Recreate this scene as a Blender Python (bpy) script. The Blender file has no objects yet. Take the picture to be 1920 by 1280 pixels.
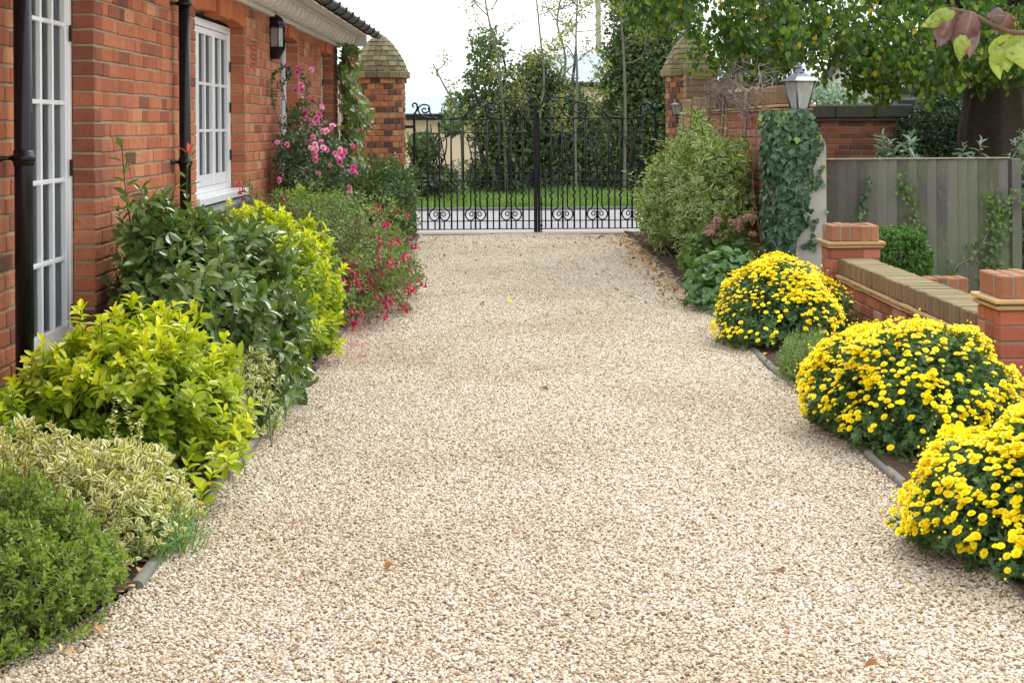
import bpy, math, random
import numpy as np
from mathutils import Vector, Matrix
random.seed(11)
rng = np.random.default_rng(7)
R = math.radians
# ------------------------------------------------------------------ measured camera
F, CX, HY, CAMH, ROLL = 3000.0, 950.0, 236.0, 1.39, 0.007
def P(px, py, Y):
    """world point at depth Y measured from the survey picture"""
    dx, dy = px - CX, py - HY
    ux, uy = dx - ROLL * dy, dy + ROLL * dx
    return np.array([ux / F * Y, Y, CAMH - uy / F * Y])
scene = bpy.context.scene
COL = scene.collection

# ------------------------------------------------------------------ objects
WLOC = {}
def tag(o, label=None, cat=None, group=None, kind=None):
    if label: o['label'] = label
    if cat: o['category'] = cat
    if group: o['group'] = group
    if kind: o['kind'] = kind
    return o
def link(o, parent=None, loc=(0, 0, 0)):
    """loc is the world location"""
    COL.objects.link(o)
    base = np.zeros(3)
    if parent is not None:
        o.parent = parent
        base = WLOC[parent.name]
    o.location = Vector(np.array(loc, float) - base)
    WLOC[o.name] = np.array(loc, float)
    return o
def thing(name, label, cat, loc=(0, 0, 0), group=None):
    o = bpy.data.objects.new(name, None)
    o.empty_display_size = .1
    link(o, None, loc)
    return tag(o, label, cat, group)

class MB:
    """collects geometry (world coordinates) and builds ONE mesh"""
    def __init__(s):
        s.v = []; s.lv = []; s.lt = []; s.mi = []; s.a = {'tint': [], 'age': [], 'edge': []}; s.n = 0; s.sm = []
    def add(s, v, faces, mat=0, tint=0., age=0., edge=0., smooth=False):
        v = np.asarray(v, float); k = len(v)
        s.v.append(v)
        lt = np.array([len(f) for f in faces], np.int32)
        s.lv.append(np.concatenate([np.asarray(f, np.int64) for f in faces]) + s.n)
        s.lt.append(lt); s.mi.append(np.full(len(lt), mat, np.int32)); s.sm.append(np.full(len(lt), smooth))
        for key, val in (('tint', tint), ('age', age), ('edge', edge)):
            s.a[key].append(np.broadcast_to(np.asarray(val, float), (k,)).copy())
        s.n += k
    def bulk(s, V, faces, mat=0, tint=None, age=None, edge=None, smooth=False):
        """V: (N,k,3) copies of a template with the same faces"""
        N, k, _ = V.shape
        if N == 0: return
        s.v.append(V.reshape(-1, 3))
        fl = np.concatenate([np.asarray(f, np.int64) for f in faces])
        lt = np.array([len(f) for f in faces], np.int32)
        off = (np.arange(N) * k)[:, None] + s.n
        s.lv.append((fl[None, :] + off).ravel()); s.lt.append(np.tile(lt, N))
        mat = np.asarray(mat)
        s.mi.append(np.repeat(mat, len(lt)).astype(np.int32) if mat.ndim else np.full(N * len(lt), int(mat), np.int32))
        s.sm.append(np.full(N * len(lt), smooth))
        def ex(x):
            if x is None: return np.zeros(N * k)
            x = np.asarray(x, float)
            if x.ndim == 0: return np.full(N * k, float(x))
            if x.ndim == 1 and len(x) == N and N != k: return np.repeat(x, k)
            if x.ndim == 1 and len(x) == k: return np.tile(x, N)
            if x.ndim == 1: return np.repeat(x, k)
            return x.ravel()
        s.a['tint'].append(ex(tint)); s.a['age'].append(ex(age)); s.a['edge'].append(np.tile(np.asarray(edge, float), N) if edge is not None else np.zeros(N * k))
        s.n += N * k
    def box(s, lo, hi, mat=0, tint=0., bev=0.):
        lo = np.array(lo, float); hi = np.array(hi, float)
        if bev > 0:
            bricks(s, [(lo + hi) / 2], [hi - lo], tint=[tint], c=bev, mat=mat, jit=0); return
        x0, y0, z0 = lo; x1, y1, z1 = hi
        v = [(x0, y0, z0), (x1, y0, z0), (x1, y1, z0), (x0, y1, z0), (x0, y0, z1), (x1, y0, z1), (x1, y1, z1), (x0, y1, z1)]
        s.add(v, [(0, 3, 2, 1), (4, 5, 6, 7), (0, 1, 5, 4), (1, 2, 6, 5), (2, 3, 7, 6), (3, 0, 4, 7)], mat, tint)
    def quad(s, a, b, c, d, mat=0, tint=0.):
        s.add([a, b, c, d], [(0, 1, 2, 3)], mat, tint)
    def tube(s, pts, rad, sides=8, mat=0, tint=0., smooth=True, caps=True, flat=1.0, up=None):
        pts = np.asarray(pts, float); n = len(pts)
        rad = np.broadcast_to(np.asarray(rad, float), (n,))
        T = np.gradient(pts, axis=0); T /= np.linalg.norm(T, axis=1)[:, None] + 1e-12
        ref = np.array(up, float) if up is not None else (np.array([0, 0, 1.]) if abs(T[0][2]) < .8 else np.array([1., 0, 0]))
        U = ref - T[0] * ref.dot(T[0]); U /= np.linalg.norm(U)
        an = np.arange(sides) * 2 * math.pi / sides + (math.pi / 4 if sides == 4 else 0)
        V = []
        for i in range(n):
            U = U - T[i] * U.dot(T[i]); U /= np.linalg.norm(U) + 1e-12
            W = np.cross(T[i], U)
            V.append(pts[i] + rad[i] * (np.cos(an)[:, None] * U + flat * np.sin(an)[:, None] * W))
        V = np.concatenate(V)
        f = []
        for i in range(n - 1):
            for j in range(sides):
                a = i * sides + j; b = i * sides + (j + 1) % sides
                f.append((a, b, b + sides, a + sides))
        if caps:
            f.append(tuple(range(sides))[::-1]); f.append(tuple(range((n - 1) * sides, n * sides)))
        s.add(V, f, mat, tint, smooth=smooth)
    def lathe(s, c, prof, sides=24, mat=0, tint=0., a0=0., a1=2 * math.pi, smooth=True, sq=None):
        c = np.array(c, float); full = abs(a1 - a0 - 2 * math.pi) < 1e-6
        m = sides if full else sides + 1
        an = a0 + np.arange(m) * (a1 - a0) / sides
        V = []
        for r, z in prof:
            V.append(np.stack([c[0] + r * np.cos(an), c[1] + r * np.sin(an), np.full(m, c[2] + z)], 1))
        V = np.concatenate(V); f = []
        for i in range(len(prof) - 1):
            for j in range(sides if full else sides):
                a = i * m + j; b = i * m + (j + 1) % m
                f.append((a, b, b + m, a + m))
        s.add(V, f, mat, tint, smooth=smooth)
    def build(s, name, mats, parent=None, label=None, kind=None, cat=None, group=None, loc=None):
        if loc is None: loc = WLOC[parent.name] if parent is not None else (0, 0, 0)
        loc = np.array(loc, float)
        me = bpy.data.meshes.new(name)
        v = np.concatenate(s.v) - loc
        lv = np.concatenate(s.lv).astype(np.int32); lt = np.concatenate(s.lt)
        me.vertices.add(len(v)); me.vertices.foreach_set('co', v.astype(np.float32).ravel())
        me.loops.add(len(lv)); me.loops.foreach_set('vertex_index', lv)
        me.polygons.add(len(lt))
        st = np.concatenate([[0], np.cumsum(lt)[:-1]]).astype(np.int32)
        me.polygons.foreach_set('loop_start', st)
        me.polygons.foreach_set('material_index', np.concatenate(s.mi))
        me.polygons.foreach_set('use_smooth', np.concatenate(s.sm).astype(bool))
        for key in s.a:
            arr = np.concatenate(s.a[key])
            if np.any(arr != 0):
                at = me.attributes.new(key, 'FLOAT', 'POINT'); at.data.foreach_set('value', arr.astype(np.float32))
        me.update(calc_edges=True)
        for m in (mats if isinstance(mats, (list, tuple)) else [mats]): me.materials.append(m)
        o = bpy.data.objects.new(name, me)
        link(o, parent, loc)
        return tag(o, label, cat, group, kind)

# chamfered bricks, vectorised ------------------------------------------------
_S = np.array([(x, y, z) for x in (-1, 1) for y in (-1, 1) for z in (-1, 1)], float)
_BV = []; _BA = []
for s_ in _S:
    for a_ in range(3):
        _BV.append(s_); _BA.append(a_)
_BV = np.array(_BV); _BO = np.eye(3)[_BA]
def _bf():
    idx = lambda s, a: int(np.where((_S == s).all(1))[0][0]) * 3 + a
    fs = []
    for a in range(3):
        b, c = (a + 1) % 3, (a + 2) % 3
        for sg in (-1, 1):
            q = []
            for sb, sc in ((-1, -1), (1, -1), (1, 1), (-1, 1)):
                s = [0, 0, 0]; s[a] = sg; s[b] = sb; s[c] = sc
                q.append(idx(s, a))
            fs.append(tuple(q) if sg > 0 else tuple(q[::-1]))
    for a in range(3):               # edges parallel to a
        b, c = (a + 1) % 3, (a + 2) % 3
        for sb in (-1, 1):
            for sc in (-1, 1):
                s0 = [0, 0, 0]; s1 = [0, 0, 0]; s0[a] = -1; s1[a] = 1; s0[b] = s1[b] = sb; s0[c] = s1[c] = sc
                q = (idx(s0, b), idx(s1, b), idx(s1, c), idx(s0, c))
                fs.append(q if sb * sc < 0 else q[::-1])
    for s in _S:
        q = (idx(s, 0), idx(s, 1), idx(s, 2))
        fs.append(q if s.prod() > 0 else q[::-1])
    return fs
_BF = _bf()
def bricks(mb, cen, size, tint=None, rot=None, c=.004, mat=1, jit=.0015, age=None, pivot=None):
    cen = np.asarray(cen, float); size = np.asarray(size, float); N = len(cen)
    if N == 0: return
    h = size / 2
    V = _BV[None] * (h[:, None, :] - c * (1 - _BO[None]))
    # small irregularities of hand-made bricks
    if jit:
        V = V + rng.normal(0, jit * .5, (N, 8, 3)).repeat(3, axis=1)
        V = V + rng.normal(0, jit, (N, 1, 3))
        aj = rng.normal(0, jit * 5, N)
        V[..., 0], V[..., 1] = V[..., 0] - aj[:, None] * V[..., 1], V[..., 1] + aj[:, None] * V[..., 0]
    if rot is not None:
        rot = np.asarray(rot)[:, None]; cr, sr = np.cos(rot), np.sin(rot)
        x, y = V[..., 0].copy(), V[..., 1].copy()
        V[..., 0] = x * cr - y * sr; V[..., 1] = x * sr + y * cr
    V = V + cen[:, None, :]
    if tint is None: tint = rng.random(N)
    mb.bulk(V, _BF, mat, tint=np.asarray(tint, float), age=(np.zeros(N) if age is None else age))

SL, HL, JT, CO = .219, .1065, .006, .075
BED = .011
def course(L, row, bond='flemish'):
    """list of (u0,u1) brick spans of one course"""
    out = []
    u = 0.
    if bond == 'flemish':
        seq = [SL, HL] if row % 2 == 0 else [HL, .055, SL]
        if row % 2: first = [HL, .052]; 
        k = 0
        if row % 2:
            for w in first: out.append((u, u + w)); u += w + JT
            cyc = [SL, HL]
        else: cyc = [SL, HL]
    elif bond == 'header': cyc = [HL]; u = -HL / 2 if row % 2 else 0
    else: cyc = [SL]; u = -SL / 2 if row % 2 else 0
    k = 0
    while u < L:
        w = cyc[k % len(cyc)] * (1 + rng.normal(0, .012)); out.append((u, u + w)); u += w + JT; k += 1
    return [(max(a, 0), min(b, L)) for a, b in out if min(b, L) - max(a, 0) > .02]
def wall_face(mb, org, ang, L, z0, z1, holes=(), depth=.11, bond='flemish', mat=1, tintf=None, rec=.006, mortar=True, rows0=0, shade=None):
    """brick veneer: runs from org along angle ang (radians, in plan); outward normal is to the right of the run"""
    org = np.array(org, float); du = np.array([math.cos(ang), math.sin(ang), 0]); nr = np.array([math.sin(ang), -math.cos(ang), 0])
    cen, siz, tn = [], [], []
    nrow = int(round((z1 - z0) / CO))
    for r in range(nrow):
        za = z0 + r * CO; zb = min(za + CO - BED, z1)
        zc = (za + zb) / 2
        spans = course(L, r + rows0, bond)
        cuts = [(h[0], h[1]) for h in holes if h[2] < zc < h[3]]
        res = []
        for a, b in spans:
            segs = [(a, b)]
            for c0, c1 in cuts:
                ns = []
                for (p, q) in segs:
                    if q <= c0 or p >= c1: ns.append((p, q)); continue
                    if p < c0: ns.append((p, c0))
                    if q > c1: ns.append((c1, q))
                segs = ns
            res += [s for s in segs if s[1] - s[0] > .03]
        for c0, c1 in cuts:
            lf = [i for i, s in enumerate(res) if s[1] <= c0 + 1e-6]; rt = [i for i, s in enumerate(res) if s[0] >= c1 - 1e-6]
            if lf: i = max(lf, key=lambda q: res[q][1]); res[i] = (res[i][0], c0)
            if rt: i = min(rt, key=lambda q: res[q][0]); res[i] = (c1, res[i][1])
        for a, b in res:
            u = (a + b) / 2
            cen.append(org + du * u - nr * (depth / 2) + np.array([0, 0, zc])); siz.append((b - a, depth, zb - za))
            t = rng.random()
            tn.append(t if tintf is None else tintf(u, zc, t))
    bricks(mb, cen, siz, tint=tn, rot=np.full(len(cen), ang), mat=mat)
    if mortar:
        # mortar slab, cut into boxes between the holes
        us = sorted(set([0, L] + [x for h in holes for x in (h[0] - rec, h[1] + rec)]))
        for a, b in zip(us[:-1], us[1:]):
            a2 = a + (rec if a == 0 else 0); b2 = b - (rec if b == L else 0)
            m = (a + b) / 2
            hs = sorted([(h[2] - rec, h[3] + rec) for h in holes if h[0] - rec < m < h[1] + rec])
            zz = z0
            for (p, q) in hs + [(z1, z1)]:
                if p - zz > .005:
                    c = org + du * (a2 + b2) / 2 - nr * (rec + (depth - rec) / 2) + np.array([0, 0, (zz + p) / 2])
                    bricks(mb, [c], [(b2 - a2, depth - rec - .002, p - zz)], tint=[.5], rot=[ang], c=.0005, mat=0, jit=0)
                zz = max(zz, q)

# ------------------------------------------------------------------ materials
def nmat(name):
    m = bpy.data.materials.new(name); m.use_nodes = True
    nt = m.node_tree; nt.nodes.clear()
    return m, nt, nt.nodes, nt.links
def node(ns, t, **kw):
    n = ns.new(t)
    for k, v in kw.items(): setattr(n, k, v)
    return n
def ramp(ns, stops, interp='LINEAR'):
    r = ns.new('ShaderNodeValToRGB'); r.color_ramp.interpolation = interp
    e = r.color_ramp.elements
    while len(e) > 1: e.remove(e[-1])
    e[0].position = stops[0][0]; e[0].color = (*stops[0][1], 1)
    for p, c in stops[1:]:
        x = e.new(p); x.color = (*c, 1)
    return r
def mixc(nt, a, b, fac, mode='MIX'):
    m = nt.nodes.new('ShaderNodeMix'); m.data_type = 'RGBA'; m.blend_type = mode
    L = nt.links
    for sock, v in ((m.inputs[6], a), (m.inputs[7], b), (m.inputs[0], fac)):
        if hasattr(v, 'is_output') or hasattr(v, 'links'): L.new(v, sock)
        elif isinstance(v, (tuple, list)): sock.default_value = (*v, 1)
        else: sock.default_value = v
    return m.outputs[2]
def math_(nt, op, a, b=None, c=None):
    m = nt.nodes.new('ShaderNodeMath'); m.operation = op
    for i, v in enumerate((a, b, c)):
        if v is None: continue
        if isinstance(v, (int, float)): m.inputs[i].default_value = v
        else: nt.links.new(v, m.inputs[i])
    return m.outputs[0]
def noise(nt, scale, detail=3, rough=.55, dist=0., vec=None, sc=None, out=0):
    n = nt.nodes.new('ShaderNodeTexNoise'); n.inputs['Scale'].default_value = scale
    n.inputs['Detail'].default_value = detail; n.inputs['Roughness'].default_value = rough; n.inputs['Distortion'].default_value = dist
    if vec is None:
        g = nt.nodes.new('ShaderNodeNewGeometry'); vec = g.outputs['Position']
    if sc is not None:
        mp = nt.nodes.new('ShaderNodeMapping'); mp.inputs['Scale'].default_value = sc; nt.links.new(vec, mp.inputs[0]); vec = mp.outputs[0]
    nt.links.new(vec, n.inputs['Vector'])
    return n.outputs[out]
def finish(nt, col, rough=.8, bump=None, bstr=.3, bdist=.005, metal=0., spec=.5, transl=0., tcol=None, coat=0.):
    ns, L = nt.nodes, nt.links
    p = ns.new('ShaderNodeBsdfPrincipled'); o = ns.new('ShaderNodeOutputMaterial')
    def put(v, s):
        if hasattr(v, 'links'): L.new(v, s)
        elif isinstance(v, (tuple, list)): s.default_value = (*v, 1)
        else: s.default_value = v
    put(col, p.inputs['Base Color']); put(rough, p.inputs['Roughness']); put(metal, p.inputs['Metallic']); put(spec, p.inputs['Specular IOR Level'])
    if coat: p.inputs['Coat Weight'].default_value = coat; p.inputs['Coat Roughness'].default_value = .15
    if bump is not None:
        b = ns.new('ShaderNodeBump'); b.inputs['Strength'].default_value = bstr; b.inputs['Distance'].default_value = bdist
        L.new(bump, b.inputs['Height']); L.new(b.outputs[0], p.inputs['Normal'])
    if transl:
        t = ns.new('ShaderNodeBsdfTranslucent'); put(tcol if tcol is not None else col, t.inputs[0])
        mx = ns.new('ShaderNodeMixShader'); mx.inputs[0].default_value = transl
        L.new(p.outputs[0], mx.inputs[1]); L.new(t.outputs[0], mx.inputs[2]); L.new(mx.outputs[0], o.inputs[0])
    else: L.new(p.outputs[0], o.inputs[0])
def simple(name, col, rough=.5, metal=0., spec=.5, nscale=None, namt=.15, bstr=0., coat=0.):
    m, nt, ns, L = nmat(name)
    c = col; b = None
    if nscale:
        nz = noise(nt, nscale, 5)
        c = mixc(nt, tuple(x * (1 - namt) for x in col), tuple(min(1, x * (1 + namt)) for x in col), nz)
        b = nz if bstr else None
    finish(nt, c, rough, b, bstr or .1, .003, metal, spec, coat=coat)
    return m
def attr(nt, nm):
    a = nt.nodes.new('ShaderNodeAttribute'); a.attribute_name = nm; return a.outputs['Fac']
def leafmat(name, stops, rough=.42, transl=.28, edge=None, ageramp=None, spec=.5, agew=1., tmul=(1.25, 1.35, .35)):
    """stops: ramp over per-leaf tint.  ageramp: second ramp blended in by 'age'.  edge: (colour, start) variegation / midrib"""
    m, nt, ns, L = nmat(name)
    t = attr(nt, 'tint')
    r = ramp(ns, stops); L.new(t, r.inputs[0]); col = r.outputs[0]
    if ageramp:
        r2 = ramp(ns, ageramp); L.new(t, r2.inputs[0])
        col = mixc(nt, col, r2.outputs[0], math_(nt, 'MULTIPLY', attr(nt, 'age'), agew))
    e = attr(nt, 'edge')
    if edge:
        ecol, st, en = edge
        er = ns.new('ShaderNodeMapRange'); er.inputs['From Min'].default_value = st; er.inputs['From Max'].default_value = en
        nz = noise(nt, 60, 2); ee = math_(nt, 'ADD', e, math_(nt, 'MULTIPLY', math_(nt, 'SUBTRACT', nz, .5), .5))
        L.new(ee, er.inputs[0]); col = mixc(nt, col, ecol, er.outputs[0])
    else:
        rib = ns.new('ShaderNodeMapRange'); rib.inputs['From Min'].default_value = .0; rib.inputs['From Max'].default_value = .14
        rib.inputs['To Min'].default_value = .35; rib.inputs['To Max'].default_value = 0.
        L.new(e, rib.inputs[0]); col = mixc(nt, col, mixc(nt, col, (.45, .5, .2), .5), rib.outputs[0])
    nz2 = noise(nt, 25, 3)
    col = mixc(nt, col, mixc(nt, col, (1.5, 1.45, 1.3), 1., 'MULTIPLY'), nz2)
    tc = mixc(nt, col, tmul, 1., 'MULTIPLY')
    finish(nt, col, rough, noise(nt, 90, 2), .25, .002, 0., spec, transl, tc)
    return m
def brickmat(name, stops, dirt=.35, moss=0., bscale=1.):
    m, nt, ns, L = nmat(name)
    r = ramp(ns, stops); L.new(attr(nt, 'tint'), r.inputs[0])
    n1 = noise(nt, 14, 6, .65); n2 = noise(nt, 130, 4, .7); n3 = noise(nt, 1.7, 4, .6); n4 = noise(nt, 45, 5, .6, .8)
    col = mixc(nt, r.outputs[0], mixc(nt, r.outputs[0], (1.45, 1.3, 1.1), 1., 'MULTIPLY'), n1)
    d = ns.new('ShaderNodeMapRange'); d.inputs['From Min'].default_value = .5; d.inputs['From Max'].default_value = .75; L.new(n4, d.inputs[0])
    col = mixc(nt, col, (.07, .045, .035), math_(nt, 'MULTIPLY', d.outputs[0], dirt))
    d3 = ns.new('ShaderNodeMapRange'); d3.inputs['From Min'].default_value = .55; d3.inputs['From Max'].default_value = .8; L.new(n3, d3.inputs[0])
    col = mixc(nt, col, (.09, .05, .035), math_(nt, 'MULTIPLY', d3.outputs[0], dirt * 1.3))
    sp = ns.new('ShaderNodeMapRange'); sp.inputs['From Min'].default_value = .7; sp.inputs['From Max'].default_value = .8; L.new(n2, sp.inputs[0])
    col = mixc(nt, col, (.45, .4, .33), math_(nt, 'MULTIPLY', sp.outputs[0], .5))
    if moss:
        g = ns.new('ShaderNodeNewGeometry'); sx = ns.new('ShaderNodeSeparateXYZ'); L.new(g.outputs['Normal'], sx.inputs[0])
        up = ns.new('ShaderNodeMapRange'); up.inputs['From Min'].default_value = -.6; up.inputs['From Max'].default_value = .9; L.new(sx.outputs[2], up.inputs[0])
        mm = ns.new('ShaderNodeMapRange'); mm.inputs['From Min'].default_value = .35; mm.inputs['From Max'].default_value = .6
        L.new(noise(nt, 30, 5, .7), mm.inputs[0])
        col = mixc(nt, col, (.20, .215, .10), math_(nt, 'MULTIPLY', math_(nt, 'MULTIPLY', up.outputs[0], mm.outputs[0]), moss))
    b = math_(nt, 'ADD', math_(nt, 'MULTIPLY', n4, .7), math_(nt, 'MULTIPLY', n2, .4))
    finish(nt, col, .88, b, .7, .006 * bscale, 0., .25)
    return m
MORT = None
def mortarmat(name, c0, c1):
    m, nt, ns, L = nmat(name)
    n1 = noise(nt, 9, 5, .6); n2 = noise(nt, 220, 3, .7)
    col = mixc(nt, c0, c1, n1); col = mixc(nt, col, (.12, .11, .05), math_(nt, 'MULTIPLY', noise(nt, 3, 4), .35))
    finish(nt, col, .95, n2, .6, .004, 0., .15)
    return m
M = {}
M['mortar'] = mortarmat('lime_mortar', (.30, .25, .16), (.50, .43, .30))
M['mortar_grey'] = mortarmat('grey_mortar', (.26, .23, .19), (.42, .38, .32))
M['brick'] = brickmat('orange_brick', [(0, (.12, .06, .045)), (.05, (.22, .08, .055)), (.14, (.32, .105, .06)), (.30, (.375, .13, .07)), (.7, (.41, .152, .082)), (.90, (.44, .18, .10)), (.97, (.49, .25, .13)), (1, (.32, .17, .14))], .5)
M['brick_rub'] = brickmat('rubbed_brick', [(0, (.38, .12, .06)), (1, (.46, .15, .07))], .15)
M['brick_old'] = brickmat('old_multi_brick', [(0, (.085, .05, .045)), (.26, (.13, .07, .055)), (.42, (.28, .115, .065)), (.75, (.38, .165, .08)), (1, (.38, .25, .13))], .4)
M['brick_pink'] = brickmat('pink_red_brick', [(0, (.26, .085, .055)), (.5, (.40, .13, .085)), (.9, (.46, .18, .12)), (1, (.42, .26, .21))], .18)
M['brick_wallpale'] = brickmat('red_garden_brick', [(0, (.32, .11, .07)), (.6, (.42, .17, .11)), (1, (.40, .27, .22))], .25)
M['brick_edge'] = brickmat('brick_on_edge', [(0, (.26, .10, .065)), (1, (.40, .165, .10))], .3, .55)
M['brick_moss'] = brickmat('mossy_brick', [(0, (.20, .12, .08)), (1, (.30, .18, .115))], .4, 1.)
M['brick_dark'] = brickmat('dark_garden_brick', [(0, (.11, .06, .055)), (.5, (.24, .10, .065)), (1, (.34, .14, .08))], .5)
M['tile_buff'] = brickmat('buff_creasing_tile', [(0, (.42, .28, .15)), (1, (.55, .38, .21))], .18, .25)
M['tile_moss'] = brickmat('mossy_clay_tile', [(0, (.085, .07, .045)), (.5, (.15, .13, .08)), (1, (.22, .20, .12))], .5, .6)
M['blue_brick'] = simple('glazed_blue_brick', (.10, .11, .13), .32, nscale=30, namt=.4, bstr=.2)
M['terracotta'] = simple('terracotta', (.42, .11, .045), .8, nscale=40, namt=.3, bstr=.4)
M['white'] = simple('white_gloss_paint', (.84, .85, .87), .3, nscale=6, namt=.04, coat=.3)
M['offwhite'] = simple('cornice_paint', (.80, .79, .77), .6, nscale=12, namt=.12)
M['black'] = simple('black_paint', (.004, .005, .008), .28, nscale=20, namt=.3, spec=.35)
M['iron'] = simple('wrought_iron', (.006, .0065, .009), .42, nscale=60, namt=.4, bstr=.2, spec=.3)
M['lead'] = simple('grey_metal', (.16, .16, .19), .38, metal=.6, nscale=25, namt=.2, bstr=.1)
M['gutter'] = simple('gutter_plastic', (.035, .038, .038), .3, nscale=9, namt=.4)
M['curtain'] = simple('curtain_cloth', (.17, .155, .18), .9, nscale=4, namt=.2)
M['dark'] = simple('dark_room', (.03, .028, .03), .9)
M['pale_plaster'] = simple('interior_plaster', (.16, .15, .15), .9)
# ------------------------------------------------------------------ leaf templates: (verts, faces, edge)
# x along the leaf 0..1, y across (full width 1), z up
def T_ellipse(w0=.5, droop=.18, fold=.10, pos=(.0, .22, .5, .78, 1.)):
    prof = {0: 0, 1: .78, 2: 1., 3: .72, 4: 0}
    v = [(0, 0, 0)]; e = [0]
    for i in (1, 2, 3):
        x = pos[i]; z = -droop * x * x
        h = prof[i] * .5
        v += [(x, -h, z + fold * prof[i]), (x, 0, z), (x, h, z + fold * prof[i])]; e += [1, 0, 1]
    v.append((1, 0, -droop)); e.append(.6)
    f = [(0, 2, 1), (0, 3, 2), (1, 2, 5, 4), (2, 3, 6, 5), (4, 5, 8, 7), (5, 6, 9, 8), (7, 8, 10), (8, 9, 10)]
    return np.array(v), f, np.array(e, float)
def T_diamond(fold=.12, droop=.15):
    v = [(0, 0, 0), (.45, -.5, fold), (.45, 0, -droop * .2), (.45, .5, fold), (1, 0, -droop)]
    return np.array(v), [(0, 2, 1), (0, 3, 2), (1, 2, 4), (2, 3, 4)], np.array([0, 1, 0, 1, .6])
def T_lobed(pts, droop=.12, fold=.06):
    """outline points for one half (x, y>0) from base to tip; fan round midrib"""
    v = [(.0, 0, 0), (.45, 0, 0), (1, 0, -droop)]; e = [0, 0, .6]
    up = [(x, y, fold * abs(y) * 2 - droop * x * x) for x, y in pts]
    dn = [(x, -y, z) for x, y, z in up]
    v += up + dn; e += [1] * (2 * len(pts)); n = len(pts); f = []
    U = [0] + [3 + i for i in range(n)] + [2]; D = [0] + [3 + n + i for i in range(n)] + [2]
    for i in range(len(U) - 1):
        f.append((1, U[i], U[i + 1])[::-1]); f.append((1, D[i], D[i + 1]))
    return np.array(v), f, np.array(e, float)
LF_ELL = T_ellipse()
LF_SMALL = T_diamond()
LF_HEART = T_lobed([(-.06, .22), (.08, .42), (.33, .5), (.62, .36), (.85, .13)])
LF_IVY = T_lobed([(-.08, .25), (.1, .5), (.22, .42), (.42, .62), (.52, .3), (.8, .16)])
LF_CHRYS = T_lobed([(.12, .1), (.2, .34), (.34, .18), (.45, .5), (.6, .22), (.8, .34), (.88, .12)], fold=.12)
LF_VINE = T_lobed([(-.05, .3), (.15, .62), (.3, .42), (.55, .6), (.66, .3), (.85, .2)])
# palmate cluster leaf used for low perennials
LF_ROUND = T_lobed([(-.12, .25), (.02, .5), (.2, .52), (.3, .6), (.55, .56), (.62, .44), (.88, .3)], fold=.14)
def T_blade():
    v = [(0, -.5, 0), (0, .5, 0), (.4, -.42, .05), (.4, .42, .05), (.75, -.28, -.05), (.75, .28, -.05), (1, 0, -.25)]
    return np.array(v), [(0, 1, 3, 2), (2, 3, 5, 4), (4, 5, 6)], np.array([1, 1, .8, .8, .6, .6, .5])
LF_BLADE = T_blade()

def unit(a): return a / (np.linalg.norm(a, axis=-1, keepdims=True) + 1e-12)
def frames(a, up):
    a = unit(a); n = up - a * (a * up).sum(-1, keepdims=True)
    bad = np.linalg.norm(n, axis=-1) < 1e-3
    n[bad] = np.array([1., .3, .2]) - a[bad] * (a[bad] * np.array([1., .3, .2])).sum(-1, keepdims=True)
    n = unit(n); b = np.cross(n, a)
    return a, b, n
def place_leaves(mb, tm, pos, axis, up, L, W, tint, age=0., mat=0, smooth=False, twist=.35):
    tv, tf, te = tm
    N = len(pos)
    if N == 0: return
    a, b, n = frames(np.asarray(axis, float), np.asarray(up, float))
    tw = rng.normal(0, twist, N)[:, None]
    b, n = b * np.cos(tw) + n * np.sin(tw), n * np.cos(tw) - b * np.sin(tw)
    L = np.broadcast_to(L, (N,))[:, None, None]; W = np.broadcast_to(W, (N,))[:, None, None]
    cur = (rng.normal(0, .12, N))[:, None]
    zz = tv[None, :, 2] + cur * tv[None, :, 0] ** 2
    V = pos[:, None, :] + L * tv[None, :, 0:1] * a[:, None, :] + W * tv[None, :, 1:2] * b[:, None, :] + L * zz[..., None] * n[:, None, :]
    mb.bulk(V, tf, mat, tint=tint, age=np.broadcast_to(age, (N,)).copy(), edge=te, smooth=smooth)

def sphere_dirs(n, zmin=-.25):
    z = rng.uniform(zmin, 1, n); ph = rng.uniform(0, 2 * math.pi, n); r = np.sqrt(1 - z * z)
    return np.stack([r * np.cos(ph), r * np.sin(ph), z], 1)
def lumps(d, seed, amp, freq=3.):
    g = np.random.default_rng(seed); s = np.zeros(len(d))
    for k in range(7):
        w = g.normal(0, freq * (1 + .35 * k), 3); s += np.sin(d @ w + g.uniform(0, 6.28)) / (1 + .5 * k)
    return amp * s / 2.2
def dome(n, c, r, seed, inner=.55, amp=.16, freq=3., zmin=-.3, zfloor=.02, sq=1., power=2.2):
    """shoot tips in the outer shell of a lumpy dome; returns positions, outward normals, depth 0..1 (1 = outside)"""
    d = sphere_dirs(n, zmin); c = np.array(c, float); r = np.array(r, float)
    ds = np.sign(d) * np.abs(d) ** sq
    ds *= (1. / (np.linalg.norm(ds, axis=1, keepdims=True) ** .6))
    sh = inner + (1 - inner) * rng.random(n) ** (1 / power)
    rad = (1 + lumps(d, seed, amp, freq)) * sh
    p = c + ds * r * rad[:, None]
    ok = p[:, 2] > zfloor
    return p[ok], unit(d[ok] / r), ((sh - inner) / (1 - inner))[ok]
def clip(p, *arrs, xmin=None, xmax=None):
    ok = np.ones(len(p), bool)
    if xmin is not None: ok &= p[:, 0] > xmin
    if xmax is not None: ok &= p[:, 0] < xmax
    return (p[ok],) + tuple(a[ok] for a in arrs)
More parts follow.
